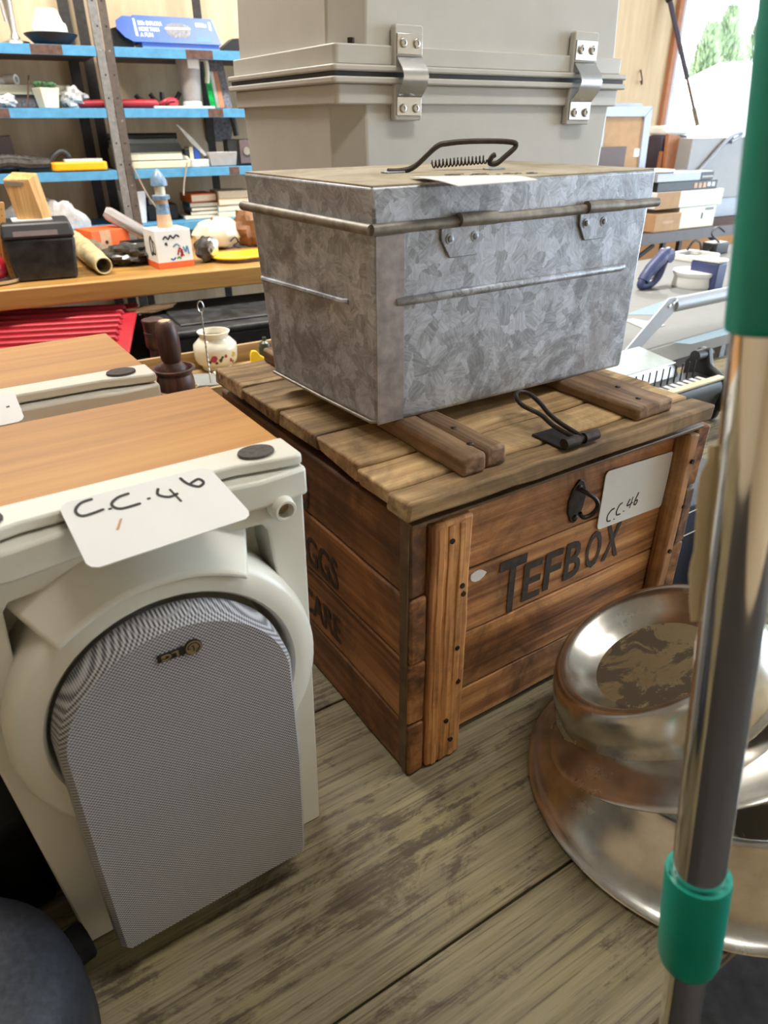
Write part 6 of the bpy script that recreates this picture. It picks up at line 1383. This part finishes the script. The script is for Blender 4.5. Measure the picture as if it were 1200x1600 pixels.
pk = P(1000, 118, DWALL - .002)
t = thing('wall_hook', 'small dark hook fixed to the cream wall left of the hatch', 'hook', pk, YW)
mb = MB(); mb.tube(smooth_line([(0, 0, .03), (-.012, -.02, .01), (-.004, -.03, -.03), (.006, -.02, -.05), (.004, -.008, -.03)]), .005, 8); mb.build('hook', 'rust', t)
# ------------------------------------------------------------------ gas strut, chains, outdoors
pa, pb = P(1046, -2, DWALL - .04), P(1090, 196, DWALL - .35)
t = thing('gas_strut', 'dark telescopic gas strut slanting across the bright hatch opening', 'strut', pa, 0)
d = pb - pa; mm2 = mpp(pb)
mb = MB(); mb.tube([Vector(), d * .62], 3.6 * mm2, 14); mb.build('cylinder', plain('purple_black', (.05, .04, .07), .5), t)
mb = MB(); mb.tube([d * .60, d], 2.1 * mm2, 12); mb.build('rod', 'rust', t)
mb = MB(); mb.ball((0, 0, 0), 6 * mm2, 12, 8); mb.build('ball_joint', 'iron', t)
mb = MB(); mb.tube([d * .86, d], 3.2 * mm2, 10); mb.build('end_fitting', 'canvas', t)
def chain(label, qa, qb, n):
    t = thing('hanging_chain', label, 'chain', qa, 0, 'chains at the hatch')
    d = qb - qa; ln = d.length / n
    for i in range(n):
        c = d * ((i + .5) / n); mb = MB(); e = d.normalized(); f = WS if i % 2 else WN
        mb.tube([c + e * (ln * .68 * math.cos(a)) + f * (ln * .34 * math.sin(a)) for a in [k_ * PI / 6 for k_ in range(12)]], ln * .10, 5, True); mb.build('link', 'iron', t)
qa = P(1068, 0, DWALL + .1)
chain('steel chain hanging down beside the hatch frame', P(1068, -20, DWALL + .02) , P(1048, 190, DWALL + .02), 44)
chain('steel chain hanging free in the middle of the bright opening', P(1104, -20, DWALL + .30), P(1084, 112, DWALL + .30), 28)
# outside: ground, white wall, shrubs
mb = MB(); mb.box(-10, 40, -.6, -.5, DWALL + .4, 60, RW); struct(mb.build('ground', 'grass'))
wp = P(1130, 160, 9.5)
ow = thing('white_shed', 'sun-bleached white shed wall outside the hatch opening', 'shed', Vector((wp.x, wp.y, -.5)), YW + .05)
top1 = P(1070, 112, 9.5); 
mb = MB(); mb.prism([(-4.0, 0), (9, 0), (9, 2.75), (0.3, 2.75), (-.75, 2.42), (-4.0, 2.35)], 0, -.3, RF); mb.build('wall', 'whitepaint', ow)
mb = MB(); mb.prism([(-4.1, 2.35), (-.78, 2.42), (.28, 2.75), (9, 2.75), (9, 2.80), (.25, 2.80), (-.8, 2.47), (-4.1, 2.40)], .05, -.4, RF); mb.build('roof_edge', 'whitepaint', ow)
random.seed(77)
def shrub(label, px, D, top_py, spread, n):
    p = P(px, 150, D); p.z = -.5; tp = P(px, top_py, D).z + .5
    t = thing('conifer', label, 'tree', p, random.uniform(0, 6), None)
    mb = MB(); mb.tube([(0, 0, 0), (.05, 0, tp * .5), (0, 0, tp * .95)], [.09, .06, .01], 7); mb.build('trunk', 'bark', t)
    vs, fs = [], []
    for i in range(n):
        z = tp * (.12 + .88 * random.random() ** .8); r_ = spread * (1 - (z / tp) ** 1.6) * random.uniform(.2, 1.0) + .03
        a = random.uniform(0, 6.283); c = Vector((r_ * math.cos(a), r_ * math.sin(a), z)); dr = Vector((math.cos(a) * .5, math.sin(a) * .5, random.uniform(.4, 1.3))).normalized()
        s_ = dr.cross(Vector((random.uniform(-1, 1), random.uniform(-1, 1), .2))).normalized(); L_ = random.uniform(.10, .26); k_ = len(vs)
        vs += [c, c + dr * L_ * .5 + s_ * .022, c + dr * L_, c + dr * L_ * .5 - s_ * .022]; fs.append((k_, k_ + 1, k_ + 2, k_ + 3))
    mb = MB(); mb._add(vs, fs); o = mb.build('foliage', 'foliage', t); o['kind'] = 'stuff'
shrub('tall pointed grey-green conifer outside, taller of those seen through the hatch', 1118, 15.5, 14, 1.3, 6500)
shrub('shorter bushy conifer outside, left of the tall pointed one', 1092, 14.0, 40, .8, 4200)
shrub('sparse feathery tree outside at the right edge of the hatch view', 1166, 17.5, 34, 1.2, 3000)
